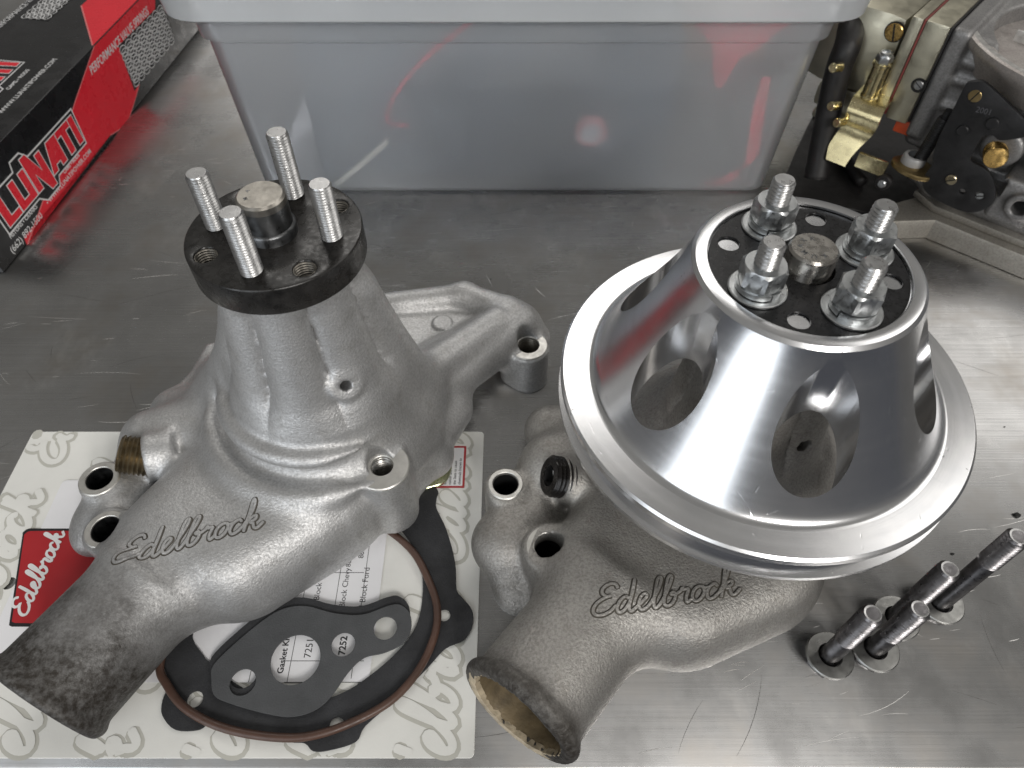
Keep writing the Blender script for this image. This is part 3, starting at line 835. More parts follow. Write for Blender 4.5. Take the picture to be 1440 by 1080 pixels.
# ---------------------------------------------------------------- right pump with pulley
rp = thing('water_pump', 'dull grey water pump under a polished aluminium pulley, rusty pipe mouth open', 'water pump', off(AXR, 0, 0))
BR = lambda x, y, z=0: off(AXR, x, y, z)
me = surface(cast_right, (-122, -134, 0), (92, 94, 134), VOX)
cr = link('casting', me, M_CAST_R, rp, T(*BR(0, 0)))
ax = np.array(PIPE_DR); e = np.array(PIPE_R)
MB().lathe([(0, -56), (20.2, -56), (20.1, -0.5), (18.6, -4), (19.2, -20), (18.0, -54), (0, -54)], n=64).build('rusty_pipe_bore', M_RUSTBORE, rp, M=T(*BR(0, 0)) @ axis_m(tuple(e), PIPE_DR))
random.seed(3)
n = 96; vs = []; fs = []
for k in range(n):
    a = 2 * math.pi * k / n; j = random.uniform(-0.35, 0.35)
    for r, z in ((19.4 + j * 1.2, -2.0), (19.6 + j, 0.35), (22.6 + j * 0.8, 0.5), (23.4 + j * 0.5, -0.6)): vs.append((r * math.cos(a), r * math.sin(a), z))
for k in range(n):
    for i in range(3): fs.append((k * 4 + i, ((k + 1) % n) * 4 + i, ((k + 1) % n) * 4 + i + 1, k * 4 + i + 1)[::-1])
MB().add(vs, fs).build('corroded_pipe_lip', simple('pale_corrosion', (0.50, 0.42, 0.30), 0.3, 0.55, 0.45, 160, 0.6, 900), rp, 60, T(*BR(0, 0)) @ axis_m(tuple(e), PIPE_DR))
boss_ring(rp, 'machined_boss_face', BR(*B1R, 30.2), None, 5.7, 8.0)
boss_ring(rp, 'machined_boss_face', BR(*B2R, 35.3), None, 6.0, 9.6)
for (x, y, r) in ((*B1R, 5.7), (*B2R, 6.0)):
    MB().lathe([(0, 1), (r - 0.3, 1), (r - 0.3, 29.2)], n=40).build('bolt_bore', M_BLACKHOLE, rp, M=T(*BR(x, y)))
pipe_plug(rp, BR(-72.5, -12.5, 35), (-0.90, -0.12, 0.42), M_PLUG, 9.2)
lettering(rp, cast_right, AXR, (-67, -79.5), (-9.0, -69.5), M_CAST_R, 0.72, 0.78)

# pulley
ZF = 90.0
prof = [(50, 76), (74.5, 76.2), (77.4, 76.6), (78.2, 77.4), (78.2, 79.2), (68.0, 82.6), (68.0, 84.2), (77.6, 87.4), (77.9, 88.0), (77.9, 90.6), (77.0, 91.4), (76.8, 91.42), (67.7, 91.48), (67.4, 91.5), (66.2, 91.9), (64.8, 93.0), (63.2, 95.4)]
for k in range(1, 12):
    t = k / 12; prof.append((63.2 + (38.4 - 63.2) * t - 1.0 * math.sin(math.pi * t), 95.4 + (143.2 - 95.4) * t))
prof += [(38.2, 144.6), (37.6, 146.6), (36.4, 147.8), (35.2, 148.2), (32.7, 148.2), (32.4, 147.9), (32.4, 146.0), (9.5, 146.0), (9.5, 138.5), (29.5, 138.0), (53.5, 92.0), (55, 85), (53, 78)]
m = MB().lathe(prof, n=180, close=True)
me = bpy.data.meshes.new('pulley'); me.from_pydata(m.v, [], m.f)
bm = bmesh.new(); bm.from_mesh(me); bmesh.ops.recalc_face_normals(bm, faces=bm.faces); bm.to_mesh(me); bm.free()
cut = []
for a in (29, 89, 149, 209, 269, 329):
    c = MB().lathe([(0, 60), (1, 60), (1, 170), (0, 170)], M=Matrix.Rotation(R(a), 4, 'Z') @ T(49.5, 0) @ Matrix.Diagonal((10.6, 13.4, 1, 1)), n=80)
    cm = bpy.data.meshes.new('c'); cm.from_pydata(c.v, [], c.f); cm.materials.append(M_BORE_AL); cut.append(cm)
me.materials.append(M_PULLEY)
cuts = bpy.data.meshes.new('cuts')
bm = bmesh.new()
for c in cut: bm.from_mesh(c)
bm.to_mesh(cuts); bm.free(); cuts.materials.append(M_BORE_AL)
me = boolean(me, [cuts])
smooth(me, 25)
# keep the pulley's own origin on its axis so its turning marks run round it
pul = link('pulley', me, None, None, None)
pul.location = (0, 0, 0); pul.parent = rp
# black spacer plate recessed into the nose of the pulley
w_ang = [19, 112, 210, 292]; h_ang = [154, 69, -16, 250]
hp = [(26.2 * math.cos(R(a)), 26.2 * math.sin(R(a))) for a in h_ang]
hubr = plate('hub_plate', [circle(0, 0, 32.1, 96)] + [circle(x, y, 3.6, 28) for x, y in hp] + [circle(0, 0, 8.9, 40)], 146.1, 146.9, M_HUB_R, rp, 0.2, T(*BR(0, 0)))
sh = MB().lathe([(8.0, 136), (8.0, 153.2), (7.9, 153.4), (7.9, 154.6), (7.2, 155.4), (0, 155.4)], n=64).build('shaft', M_SHAFT, rp, M=T(*BR(-0.6, -0.8)))
for k, ch in enumerate('KUMAXK'):
    mm = words(ch, 2.6, 0.04, 0.03, 'CENTER')
    q = T(*BR(-0.6, -0.8, 155.45)) @ (T(-4.0 + 4.0 * (k - 3), -3, 0) if False else Matrix.Rotation(R(205 - 42 * k), 4, 'Z') @ T(0, 3.6, 0))
    mm.transform(q); sub(link('stamped_mark', mm, M_SHAFT_DARK, None), sh)
def hexprism(mb, af, z0, z1, M=None, rot=0.0, ch=0.7):
    """a nut body with chamfered corners (across flats af)"""
    rc = af / math.sqrt(3); n = 48; vs = []; fs = []
    def rad(a):
        b = (a - rot) % (math.pi / 3) - math.pi / 6; return af / 2 / math.cos(b)
    rows = []
    for z, mode in ((z0, 1), (z0 + ch * 0.6, 0), (z1 - ch * 0.7, 0), (z1, 1)):
        rows.append(len(vs))
        for k in range(n):
            a = 2 * math.pi * k / n + rot; r = rad(a)
            if mode: r = min(r, af / 2 * 0.985)
            zz = z
            if not mode:
                over = max(0, r - af / 2) / (rc - af / 2)
                zz = z + (-1 if z > (z0 + z1) / 2 else 1) * ch * 0.55 * over
            vs.append((r * math.cos(a), r * math.sin(a), zz))
    for i in range(3):
        for k in range(n):
            k2 = (k + 1) % n
            fs.append((rows[i] + k, rows[i] + k2, rows[i + 1] + k2, rows[i + 1] + k))
    fs.append(tuple(rows[3] + k for k in range(n))); fs.append(tuple(rows[0] + n - 1 - k for k in range(n)))
    return mb.add(vs, fs, M)
for i, a in enumerate(w_ang):
    x, y = 21.9 * math.cos(R(a)), 21.9 * math.sin(R(a)); M = T(*BR(x, y))
    st = MB().thread(3.9, 146, (166.0, 166.2, 166.2, 166.4)[i], 1.41, 0.62, tip=0.8).build('stud', M_STEEL, rp, M=M)
    nut = hexprism(MB(), 13.0, 150.4, 157.8, None, R((12, 40, 25, 3)[i])).build('nut', M_ZINC, rp, 28, M)
    wa = MB().lathe([(4.2, 146.95), (9.0, 146.95), (9.4, 147.2), (9.4, 147.8), (9.0, 148.1), (4.2, 148.1)], n=48).build('washer', M_ZINC, None, M=M)
    sub(wa, nut)
    g = R((250, 250, 290, 215)[i]); vs = []; fs = []; n = 44
    for k in range(n + 1):
        b = g + R(2) + (2 * math.pi - R(4)) * k / n; dz = 0.5 * k / n
        for r, z in ((4.2, 148.1), (7.3, 148.1), (7.3, 150.1), (4.2, 150.1)): vs.append((r * math.cos(b), r * math.sin(b), z + dz - 0.1))
    for k in range(n):
        for j in range(4): fs.append((k * 4 + j, k * 4 + (j + 1) % 4, k * 4 + 4 + (j + 1) % 4, k * 4 + 4 + j)[::-1])
    fs += [(0, 1, 2, 3), (n * 4 + 3, n * 4 + 2, n * 4 + 1, n * 4)]
    sub(MB().add(vs, fs).build('lock_washer', M_ZINC, None, 30, M), nut)
# ---------------------------------------------------------------- gasket card under the left pump
CARD_Z = 1.0
c0 = at(60, 614, 1); c1 = at(678, 607, 1); c2 = at(670, 1066, 1); c3 = at(-20, 1077, 1)
cx0 = -249.0; cy0 = c2[1]; cx1 = (c1[0] + c2[0]) / 2; cy1 = c1[1]
card = thing('gasket_card', 'cream backing card with pale script print, white label and red logo panel', 'card', (cx1 - 100, cy0 + 60, 0))
def rrect(x0, y0, x1, y1, r, n=5):
    o = []
    for (cx, cy, a) in ((x1 - r, y0 + r, -90), (x1 - r, y1 - r, 0), (x0 + r, y1 - r, 90), (x0 + r, y0 + r, 180)):
        o += [(cx + r * math.cos(R(a + 90 * k / n)), cy + r * math.sin(R(a + 90 * k / n))) for k in range(n + 1)]
    return o
hang = at(12, 820, 1)
plate('card_sheet', [rrect(cx0, cy0, cx1, cy1, 2.0), circle(hang[0], hang[1], 3.0, 24)], 0.25, CARD_Z, M_CARD, card, 0.08)
# repeated pale script, reading up the card
mk = MB(); mk2 = MB()
STR = script_strokes(3)
def cardscript(mb, ox, oy, k, wd, zb, clip=True):
    cnt = [0]
    def pl(a, b, h):                                       # each bit of a stroke a hair above the last, so crossings never share a plane
        cnt[0] += 1; return (ox - b * k, oy + a * k, zb + cnt[0] * 0.00035)
    for s in STR:
        seg = []
        for (x, y) in s:
            X, Y = ox - y * k, oy + x * k
            ok = (cx0 + 1.5 < X < cx1 - 1.5) and (cy0 + 1.5 < Y < cy1 - 1.5)
            if ok: seg.append((x, y))
            elif len(seg) > 1: ribbon(mb, seg, wd / k, pl, FLAT); seg = []
            else: seg = []
        if len(seg) > 1: ribbon(mb, seg, wd / k, pl, FLAT)
rr = random.Random(4)
for i in range(6):
    for j in range(-1, 3):
        ox = cx1 - 8 - i * 41; oy = cy0 + 14 + j * 108 + (i % 2) * 52 - 40
        k = 10.2
        cardscript(mk, ox, oy, k, 2.9, CARD_Z + 0.02)
        cardscript(mk2, ox - 0.4, oy + 0.5, k, 1.7, CARD_Z + 0.22)
mk.build('script_print', M_MARK, card); mk2.build('script_print_inside', M_CARD, card)
# white label with a table, the print reading up the card
l0 = at(70, 676, 1); l1 = at(512, 962, 1)
lx0, lx1, ly0, ly1 = -221.5, l1[0] + 2, l1[1] + 0.5, l0[1]
LZ = CARD_Z + 0.52
lab = plate('label', [rrect(lx0, ly0, lx1, ly1, 2.5)], CARD_Z + 0.44, LZ, M_LABEL, card)
# red logo panel
q = [at(12, 880, 1), at(36, 744, 1), at(42, 739, 1), at(160, 740, 1), at(160, 882, 1), at(14, 884, 1)]
sx0, sy0, sx1, sy1 = q[0][0], q[0][1] - 0.6, q[4][0], q[1][1]
skew = [(sx0 + 2, sy0), (sx1, sy0), (sx1 + 1, sy1), (q[1][0] + 2.2, sy1), (q[1][0] + 0.8, sy1 - 0.5), (q[1][0] - 0.1, sy1 - 2), (sx0, sy0 + 2.2), (sx0 + 0.5, sy0 + 0.6)]
def inset(poly, d):
    cx = sum(p[0] for p in poly) / len(poly); cy = sum(p[1] for p in poly) / len(poly)
    return [(p[0] + (cx - p[0]) * d / max(1, math.hypot(cx - p[0], cy - p[1])) * 1.3, p[1] + (cy - p[1]) * d / max(1, math.hypot(cx - p[0], cy - p[1])) * 1.3) for p in poly]
sub(plate('logo_border', [skew], LZ + 0.0, LZ + 0.05, M_INK), card) if False else plate('logo_border', [skew], LZ + 0.01, LZ + 0.05, M_INK, card)
plate('logo_panel', [inset(skew, 1.3)], LZ + 0.06, LZ + 0.09, M_RED, card)
lg = MB(); k = 4.9
s0 = at(38, 866, 1); s1 = at(94, 748, 1)
dx, dy = s1[0] - s0[0], s1[1] - s0[1]; Ls = math.hypot(dx, dy); k = Ls / 9.0; dx /= Ls; dy /= Ls
for s in STR: ribbon(lg, s, 0.62 / k, lambda a, b, h: (s0[0] + (a * dx - b * dy * 0.95) * k, s0[1] + (a * dy + b * dx * 0.95) * k, LZ + 0.13), FLAT)
for _i, _v in enumerate(lg.v): lg.v[_i] = (_v[0], _v[1], _v[2] + _i * 0.0004)
lg.build('logo_script', M_WHITEINK, card)
def upwords(name, text, px, py, size, bold=0.0, mat=None, sx=1.0, z=None):
    """print reading up the card, its first letter's foot at photo pixel (px, py)"""
    me = words(text, size, bold, 0.01, sx=sx)
    x, y, _ = at(px, py, 1)
    return link(name, me, mat or M_INK, card, T(x, y, (z or LZ) + 0.03) @ Matrix.Rotation(R(90), 4, 'Z'))
upwords('print_words', 'Gasket Kit', 398, 948, 3.6, 0.07)
upwords('print_words', '7251', 437, 926, 4.2, 0.0)
upwords('print_words', '7252', 485, 922, 4.0, 0.09)
upwords('print_words', 'Big Block Chevy', 482, 872, 3.6)
upwords('print_words', 'Small Block Ford', 510, 876, 3.7)
upwords('print_words', 'Small Block Chevy', 444, 872, 3.6)
upwords('print_words', '8841, 8842, 8843', 511, 786, 3.4)
upwords('print_words', '8864, 8852, 8854', 493, 798, 3.2)
upwords('print_words', '8811, 8812', 478, 792, 3.2)
upwords('print_words', 'EDELBROCK', 112, 804, 4.2, 0.08)
upwords('print_words', 'Gasket Set', 360, 902, 3.4, 0.03)
tb = MB()
for (a, b) in (((404, 960), (404, 760)), ((454, 960), (454, 700)), ((494, 955), (494, 690)), ((350, 960), (350, 800))):
    x = at(a[0], a[1], 1); y = at(b[0], b[1], 1); tb.box((x[0] - 0.12, min(x[1], y[1]), LZ + 0.02), (x[0] + 0.12, max(x[1], y[1]), LZ + 0.05))
for (px0, px1, py) in ((400, 510, 960), (440, 512, 806), (400, 512, 930)):
    a = at(px0, py, 1); b = at(px1, py, 1); tb.box((a[0], a[1] - 0.12, LZ + 0.021), (b[0], a[1] + 0.12, LZ + 0.051))
tb.build('print_rules', M_INK, card)
# red framed notice near the far right corner
a = at(600, 688, 1); b = at(656, 628, 1)
nx0, nx1, ny0, ny1 = a[0] - 16, b[0], a[1] + 0.5, b[1]
plate('notice_border', [rrect(nx0, ny0, nx1, ny1, 0.4)], CARD_Z + 0.44, CARD_Z + 0.50, M_RED, card)
plate('notice_panel', [rrect(nx0 + 1.1, ny0 + 1.1, nx1 - 1.1, ny1 - 1.1, 0.2)], CARD_Z + 0.51, CARD_Z + 0.55, M_LABEL, card)
lines = ['chemicals known to', 'the State to cause', 'cancer and birth', 'defects or other', 'reproductive harm', 'Warning: parts may', 'contain lead, wash']
for i, tline in enumerate(lines):
    me = words(tline, 2.0, 0.02, 0.01, sx=0.95)
    link('notice_words', me, M_INK, card, T(nx1 - 2.0 - i * 2.35, ny0 + 1.8, CARD_Z + 0.58) @ Matrix.Rotation(R(90), 4, 'Z'))

# ---------------------------------------------------------------- gaskets and ring lying on the card
def px_poly(pts, z): return [at(x, y, z)[:2] for x, y in pts]
gz = LZ + 0.1
out = [(205, 918), (228, 935), (236, 962), (228, 986), (228, 1006), (246, 1026), (280, 1026), (300, 1014), (345, 1030), (405, 1043), (428, 1045), (440, 1056), (462, 1055), (500, 1043), (514, 1020), (560, 980), (600, 940), (626, 912), (652, 900), (664, 880), (664, 858), (650, 840), (642, 828), (640, 790), (628, 745), (614, 715), (614, 700), (616, 690), (604, 680), (580, 672), (540, 690), (470, 700), (390, 740), (290, 800), (220, 860)]
inn = [(300, 935), (285, 920), (272, 885), (330, 820), (420, 745), (500, 716), (545, 730), (575, 760), (592, 800), (594, 840), (585, 880), (560, 915), (520, 950), (480, 975), (430, 990), (380, 985), (330, 960)]
gh = [(275, 984, 11), (474, 1020, 10), (625, 866, 9), (578, 703, 7)]
def pxc(x, y, r, z, n=28):
    p = at(x, y, z); s = 0.29; return circle(p[0], p[1], r * s, n)
lg_g = plate('gasket', [smooth_poly(px_poly(out, gz + 0.8), 4), smooth_poly(px_poly(inn, gz + 0.8), 4)] + [pxc(x, y, r, gz) for x, y, r in gh], gz, gz + 0.8, M_GASKET, None, 0.1)
tag(lg_g, 'large black fibre gasket with bolt ears, under the smaller grey gasket', 'gasket')
z2 = gz + 2.4
out2 = [(297, 955), (300, 935), (330, 905), (370, 872), (398, 856), (430, 852), (470, 862), (510, 864), (545, 852), (562, 850), (576, 862), (578, 885), (566, 905), (540, 918), (512, 925), (490, 945), (465, 980), (440, 1000), (405, 1008), (360, 1000), (315, 986), (300, 976)]
g2 = plate('gasket', [smooth_poly(px_poly(out2, z2 + 0.7), 4), pxc(416, 928, 35, z2, 48), pxc(342, 960, 18, z2), pxc(483, 907, 17, z2), pxc(542, 884, 17, z2)], z2, z2 + 0.7, M_GASKET2, None, 0.1)
tag(g2, 'small grey pear shaped gasket with four round holes, topmost of the gaskets', 'gasket')
g3 = plate('gasket', [smooth_poly(px_poly([(x - 2, y - 12) for x, y in out2], z2 - 0.3), 4), pxc(417, 930, 39, z2, 48), pxc(342, 948, 19, z2), pxc(483, 907, 19, z2), pxc(542, 884, 19, z2)], z2 - 1.0, z2 - 0.3, M_GASKET, None, 0.1)
tag(g3, 'dark gasket of the same pear shape, peeping out beneath the small grey one', 'gasket')
ring = [(226, 930), (236, 965), (262, 997), (310, 1022), (370, 1035), (430, 1036), (490, 1018), (550, 985), (590, 940), (612, 890), (614, 850), (600, 810), (580, 775), (545, 745), (510, 728), (440, 735), (340, 780), (260, 850)]
rz = gz + 0.8 + 1.7
mb = MB(); pts = smooth_poly([at(x, y, rz) for x, y in ring], 8)
mb.tube([Vector(p) for p in pts] + [Vector(pts[0])], 1.7, 10, cap=False)
tag(mb.build('rubber_ring', M_ORING, ang=180), 'thin brown rubber sealing ring lying over the large black gasket', 'o-ring')

# ---------------------------------------------------------------- bolts standing on their heads
def bolt(x, y, h, thr, label, rot, tilt=(0, 0), wz=6.0):
    b = thing('bolt', label, 'bolt', (x, y, 0), 'loose bolts standing on their heads')
    M = T(x, y, 0) @ Matrix.Rotation(R(tilt[0]), 4, 'X') @ Matrix.Rotation(R(tilt[1]), 4, 'Y')
    hexprism(MB(), 14.0, 0.2, 6.0, None, R(rot)).build('bolt_head', M_DARKSTEEL, b, 28, M)
    z0 = h - thr
    mb = MB().lathe([(4.6, 5.8), (4.1, 7.0), (3.85, 9.0), (3.85, z0 - 0.6), (3.4, z0 + 0.2)], n=40); mb.build('shank', M_DARKSTEEL, b, 40, M)
    mb = MB().thread(4.2, z0, h, 1.8, 1.1, tip=1.3); mb.build('thread', M_DARKSTEEL, b, 35, M)
    sub_m = MB().lathe([(0, h - 0.55), (1.4, h - 0.5), (2.5, h + 0.03), (3.15, h + 0.05)], n=28); sub_m.build('bolt_tip', M_STEEL, b, 40, M)
    MB().lathe([(4.7, 6.1), (9.2, 6.1), (9.6, 6.4), (9.6, 7.4), (9.2, 7.8), (4.9, 7.8), (4.7, 7.6)], n=56, close=True).build('washer', M_WASHER, b, 40, M @ Matrix.Rotation(R(1.5), 4, 'X'))
    return b
bolt(130.5, 97.3, 52, 26, 'short dark bolt standing on its head, nearest the pulley and leftmost', 10)
bolt(150.0, 100.2, 49, 26, 'short dark bolt second from left, just right of the leftmost bolt', 25)
bolt(163.0, 113.0, 55, 26, 'medium dark bolt standing between the short bolts and the longest bolt', 5)
bolt(184.5, 119.8, 68, 21, 'longest dark bolt with a smooth lower shank, at the right edge', 35)

# grit on the bench
rr = random.Random(5)
for (px, py, s) in ((1430, 725, 1.7), (1340, 779, 0.9), (1413, 600, 0.5), (690, 392, 0.6)):
    p = at(px, py, 0.4); mb = MB()
    bm = bmesh.new(); bmesh.ops.create_icosphere(bm, subdivisions=1, radius=s)
    for v in bm.verts: v.co *= rr.uniform(0.6, 1.1); v.co.z *= 0.6
    mb.add([v.co + Vector((p[0], p[1], s * 0.5)) for v in bm.verts], [[v.index for v in f.verts] for f in bm.faces]); bm.free()
    if s > 1: tag(mb.build('metal_chip', M_BLACKHOLE, ang=20), 'black crumb of grit on the bench beside the longest bolt', 'chip')
    else: tag(mb.build('grit', M_BLACKHOLE, ang=20), kind='stuff')
# ---------------------------------------------------------------- parts box at the left
ang = math.atan2(0.308, 0.03)
FP = Plane(-318.5, 349.0, 0.095, 1.0)
if FP.n[0] < 0: FP.n = (-FP.n[0], -FP.n[1])
S0, S1, HB, WB = -13.0, 330.0, 58.0, 88.0
pb = thing('parts_box', 'glossy black and red cardboard box with bold red lettering lying on its side', 'box', (-320, 420, 0))
FM = FP.matrix()
def fpt(s, t, off=0.0): return (FP.o[0] + FP.d[0] * s + FP.n[0] * off, FP.o[1] + FP.d[1] * s + FP.n[1] * off, t)
mb = MB()
bm_M = Matrix(((FP.d[0], -FP.n[0], 0, FP.o[0]), (FP.d[1], -FP.n[1], 0, FP.o[1]), (0, 0, 1, 0), (0, 0, 0, 1)))
mb.box((S0, 0, 0.3), (S1, WB, HB), bm_M, 1.0).build('carton', M_BOXBLK, pb, 40)
# a tucked flap and its worn lower corner at the near end
MB().box((S0 - 0.7, 3, 4), (S0 - 0.05, WB - 3, HB - 3), bm_M, 0.2).build('end_flap', M_BOXBLK, pb, 40)
def face_pts(pts): return [FP.at(x, y) for x, y in pts]
def face_plate(name, pts, off, mat):
    """flat print on the long side; off mm proud of the board"""
    return plate(name, [pts], off, off + 0.05, mat, pb, 0, FM)
fold = HB - 0.4
def at_fold(px, py): return (FP.at(px, py)[0], fold)
red = [at_fold(133, 67), FP.at(106, 141), FP.at(78, 232), FP.at(38, 345)]
red += [(FP.at(38, 345)[0] + 1.5, 5.0), (FP.at(160, 200)[0], 3.0), FP.at(178, 176), FP.at(188, 146), FP.at(196, 118)]
red += [(FP.at(196, 118)[0] + 40, 22), (FP.at(196, 118)[0] + 75, fold)]
s_f = red[0][0]; red[0] = (s_f, fold)
face_plate('red_stripe', red, 0.06, M_BOXRED)
# the stripe goes on over the lid
lid_M = Matrix(((FP.d[0], -FP.n[0], 0, FP.o[0]), (FP.d[1], -FP.n[1], 0, FP.o[1]), (0, 0, 1, HB), (0, 0, 0, 1)))
def lid(px, py):
    q = at(px, py, HB); dx, dy = q[0] - FP.o[0], q[1] - FP.o[1]
    return (dx * FP.d[0] + dy * FP.d[1], -(dx * FP.n[0] + dy * FP.n[1]))
plate('red_stripe', [[(s_f + 0.3, 0.8), (red[-1][0], 0.8), (red[-1][0] + 30, 40), (s_f + 62, 40)]], 0.06, 0.11, M_BOXRED, pb, 0, lid_M)
# pale piping along the stripe
def strip(name, pts, wd, M, off, mat):
    mb = MB(); ribbon(mb, pts, wd, lambda x, y, h: (x, y, off), FLAT); return mb.build(name, mat, pb, M=M)
strip('stripe_edge', [red[0], red[1], red[2], red[3]], 0.45, FM, 0.16, M_BOXPINK)
strip('stripe_edge', [red[5], red[6], red[7], red[8]], 0.4, FM, 0.16, M_BOXPINK)
strip('stripe_edge', [(s_f + 0.3, 1.0), (s_f + 62, 40)], 0.5, lid_M, 0.16, M_BOXPINK)
# block letter logo, built from its own outlines
GLY = {
 'L': ([(0, 0), (.72, 0), (.72, .22), (.30, .22), (.30, 1), (0, 1)], .78),
 'U': ([(0, 0), (.86, 0), (.86, 1), (.58, 1), (.58, .22), (.28, .22), (.28, 1), (0, 1)], .94),
 'N': ([(0, 0), (.27, 0), (.27, .55), (.62, -.28), (.90, -.28), (.90, 1), (.63, 1), (.63, .42), (.28, 1.28), (0, 1.28)], .97),
 'A': ([(0, 0), (.28, 0), (.33, .2), (.60, .2), (.60, 0), (.88, 0), (.88, 1), (.34, 1)], .92),
 'T': ([(.26, 0), (.54, 0), (.54, .78), (.80, .78), (.80, 1), (0, 1), (0, .78), (.26, .78)], .84),
 'I': ([(0, 0), (.28, 0), (.28, 1), (0, 1)], .32),
}
def block_logo(M, s0, t0, H, sx, shear, up, parent):
    x = 0.0; fr = []; loops = []
    for ch in 'LUNATI':
        g, adv = GLY[ch]; lp = [((x + a) * H * sx + shear * b * H, b * H) for a, b in g]
        loops.append([(s0 + a, t0 + b) for a, b in lp]); x += adv
    W = x * H * sx
    def q(a, b): return (s0 + a * W + shear * b * H, t0 + b * H)
    base = [q(-.03, -.12), (q(.34, -.12)), q(.40, -.40), q(.56, -.40), q(.60, -.12), q(1.0, -.12), q(1.02, 1.12), q(.44, 1.12), q(.385, 1.42), q(.285, 1.42), q(.265, 1.12), q(-.03, 1.12)]
    plate('logo_outline', [offset_loop(base, -H * 0.055)], 0.12, 0.17, M_BOXWHITE, pb, 0, M)
    plate('logo_ground', [base], 0.19, 0.24, M_BOXBLK, pb, 0, M)
    for lp in loops:
        plate('logo_letter_edge', [offset_loop(lp, -H * 0.035)], 0.26, 0.30, M_BOXWHITE, pb, 0, M)
        plate('logo_letter', [lp], 0.33, 0.37, M_BOXRED, pb, 0, M)
def fwords(text, size, s, t, M, bold=0.0, sx=1.0, mat=None, off=0.14, rot=0.0, shear=0.0):
    me = words(text, size, bold, 0.01, sx=sx, shear=shear)
    return link('box_words', me, mat or M_BOXWHITE, pb, M @ T(s, t, off) @ Matrix.Rotation(rot, 4, 'Z'))
a = FP.at(6, 305); b = FP.at(108, 180); L0 = b[0] - a[0]
block_logo(FM, a[0] - 1, 17.0, 19.5, (L0 + 2) / (4.77 * 19.5), 0.0, 0, pb)
a = FP.at(14, 352)
fwords('(662) 892-1500', 6.4, a[0], 3.8, FM, 0.05, 0.95)
a = FP.at(68, 284)
fwords('\u2022 WWW.LUNATIPOWER.COM', 4.6, a[0] - 2, 6.2, FM, 0.04, 1.02)
a = FP.at(8, 326); fwords('PISTONS \u2022 CRANKS', 3.8, a[0], 11.2, FM, 0.08, 1.0)
a = FP.at(86, 237); fwords('CAMS \u2022 RODS', 3.6, a[0], 11.6, FM, 0.08, 1.0)
a = FP.at(126, 100); fwords('PERFORMANCE VALVE SPRINGS', 8.4, a[0], 44.5, FM, 0.10, 0.84, shear=0.2)
# drawing of a stack of valve springs
def springs(M, s0, t0, s1, t1, nx, ny, off):
    g = MB(); k = MB(); c = [0]
    k.add([(s0 - 2, t0 - 2, off), (s1 + 2, t0 + 1, off), (s1 + 4, t1 + 1, off), (s0 + 2, t1 + 3, off)], [(0, 1, 2, 3)])
    for i in range(nx):
        for j in range(ny):
            cx = s0 + (s1 - s0) * (i + 0.5) / nx + 1.2 * (j % 2); w_ = (s1 - s0) / nx * 0.46; h_ = (t1 - t0) / ny * 0.95
            cy = t0 + (t1 - t0) * (j + 0.5) / ny
            pts = [(cx + w_ * math.cos(q * math.pi / 9), cy + h_ * math.sin(q * math.pi / 9)) for q in range(19)]
            c[0] += 1
            ribbon(g, pts, 0.34, lambda x, y, h: (x, y, off + 0.08 + 0.004 * c[0]), FLAT)
    k.build('spring_drawing_ground', M_BOXBLK, pb, M=M); g.build('spring_drawing', M_BOXWHITE, pb, M=M)
a = FP.at(172, 78); b = FP.at(232, 60)
springs(FM, a[0] - 2, 13, a[0] + 78, 42, 8, 11, 0.2)
# lid print: address, logo, heading and drawing, all reading along the box
q = lid(4, 160); q2 = lid(84, 84)
fwords('WWW.LUNATIPOWER.COM', 5.2, q[0], q[1] + 0.5, lid_M, 0.05, (q2[0] - q[0]) / 66.0)
q = lid(-8, 132); block_logo(lid_M, lid(48, 82)[0] - 88, lid(30, 90)[1] + 1.5, 17, 1.0, 0.0, 0, pb)
q = lid(8, 128); fwords('CAMS \u2022 RODS', 4.0, lid(6, 126)[0], lid(30, 108)[1] - 1.0, lid_M, 0.1, 1.1)
q = lid(2, 38); fwords('PERFORMANCE VALVE SPRINGS', 7.0, q[0] - 4, q[1], lid_M, 0.06, 0.9)
q = lid(50, 22); springs(lid_M, q[0] - 6, q[1] - 12, q[0] + 60, q[1] + 8, 8, 7, 0.2)

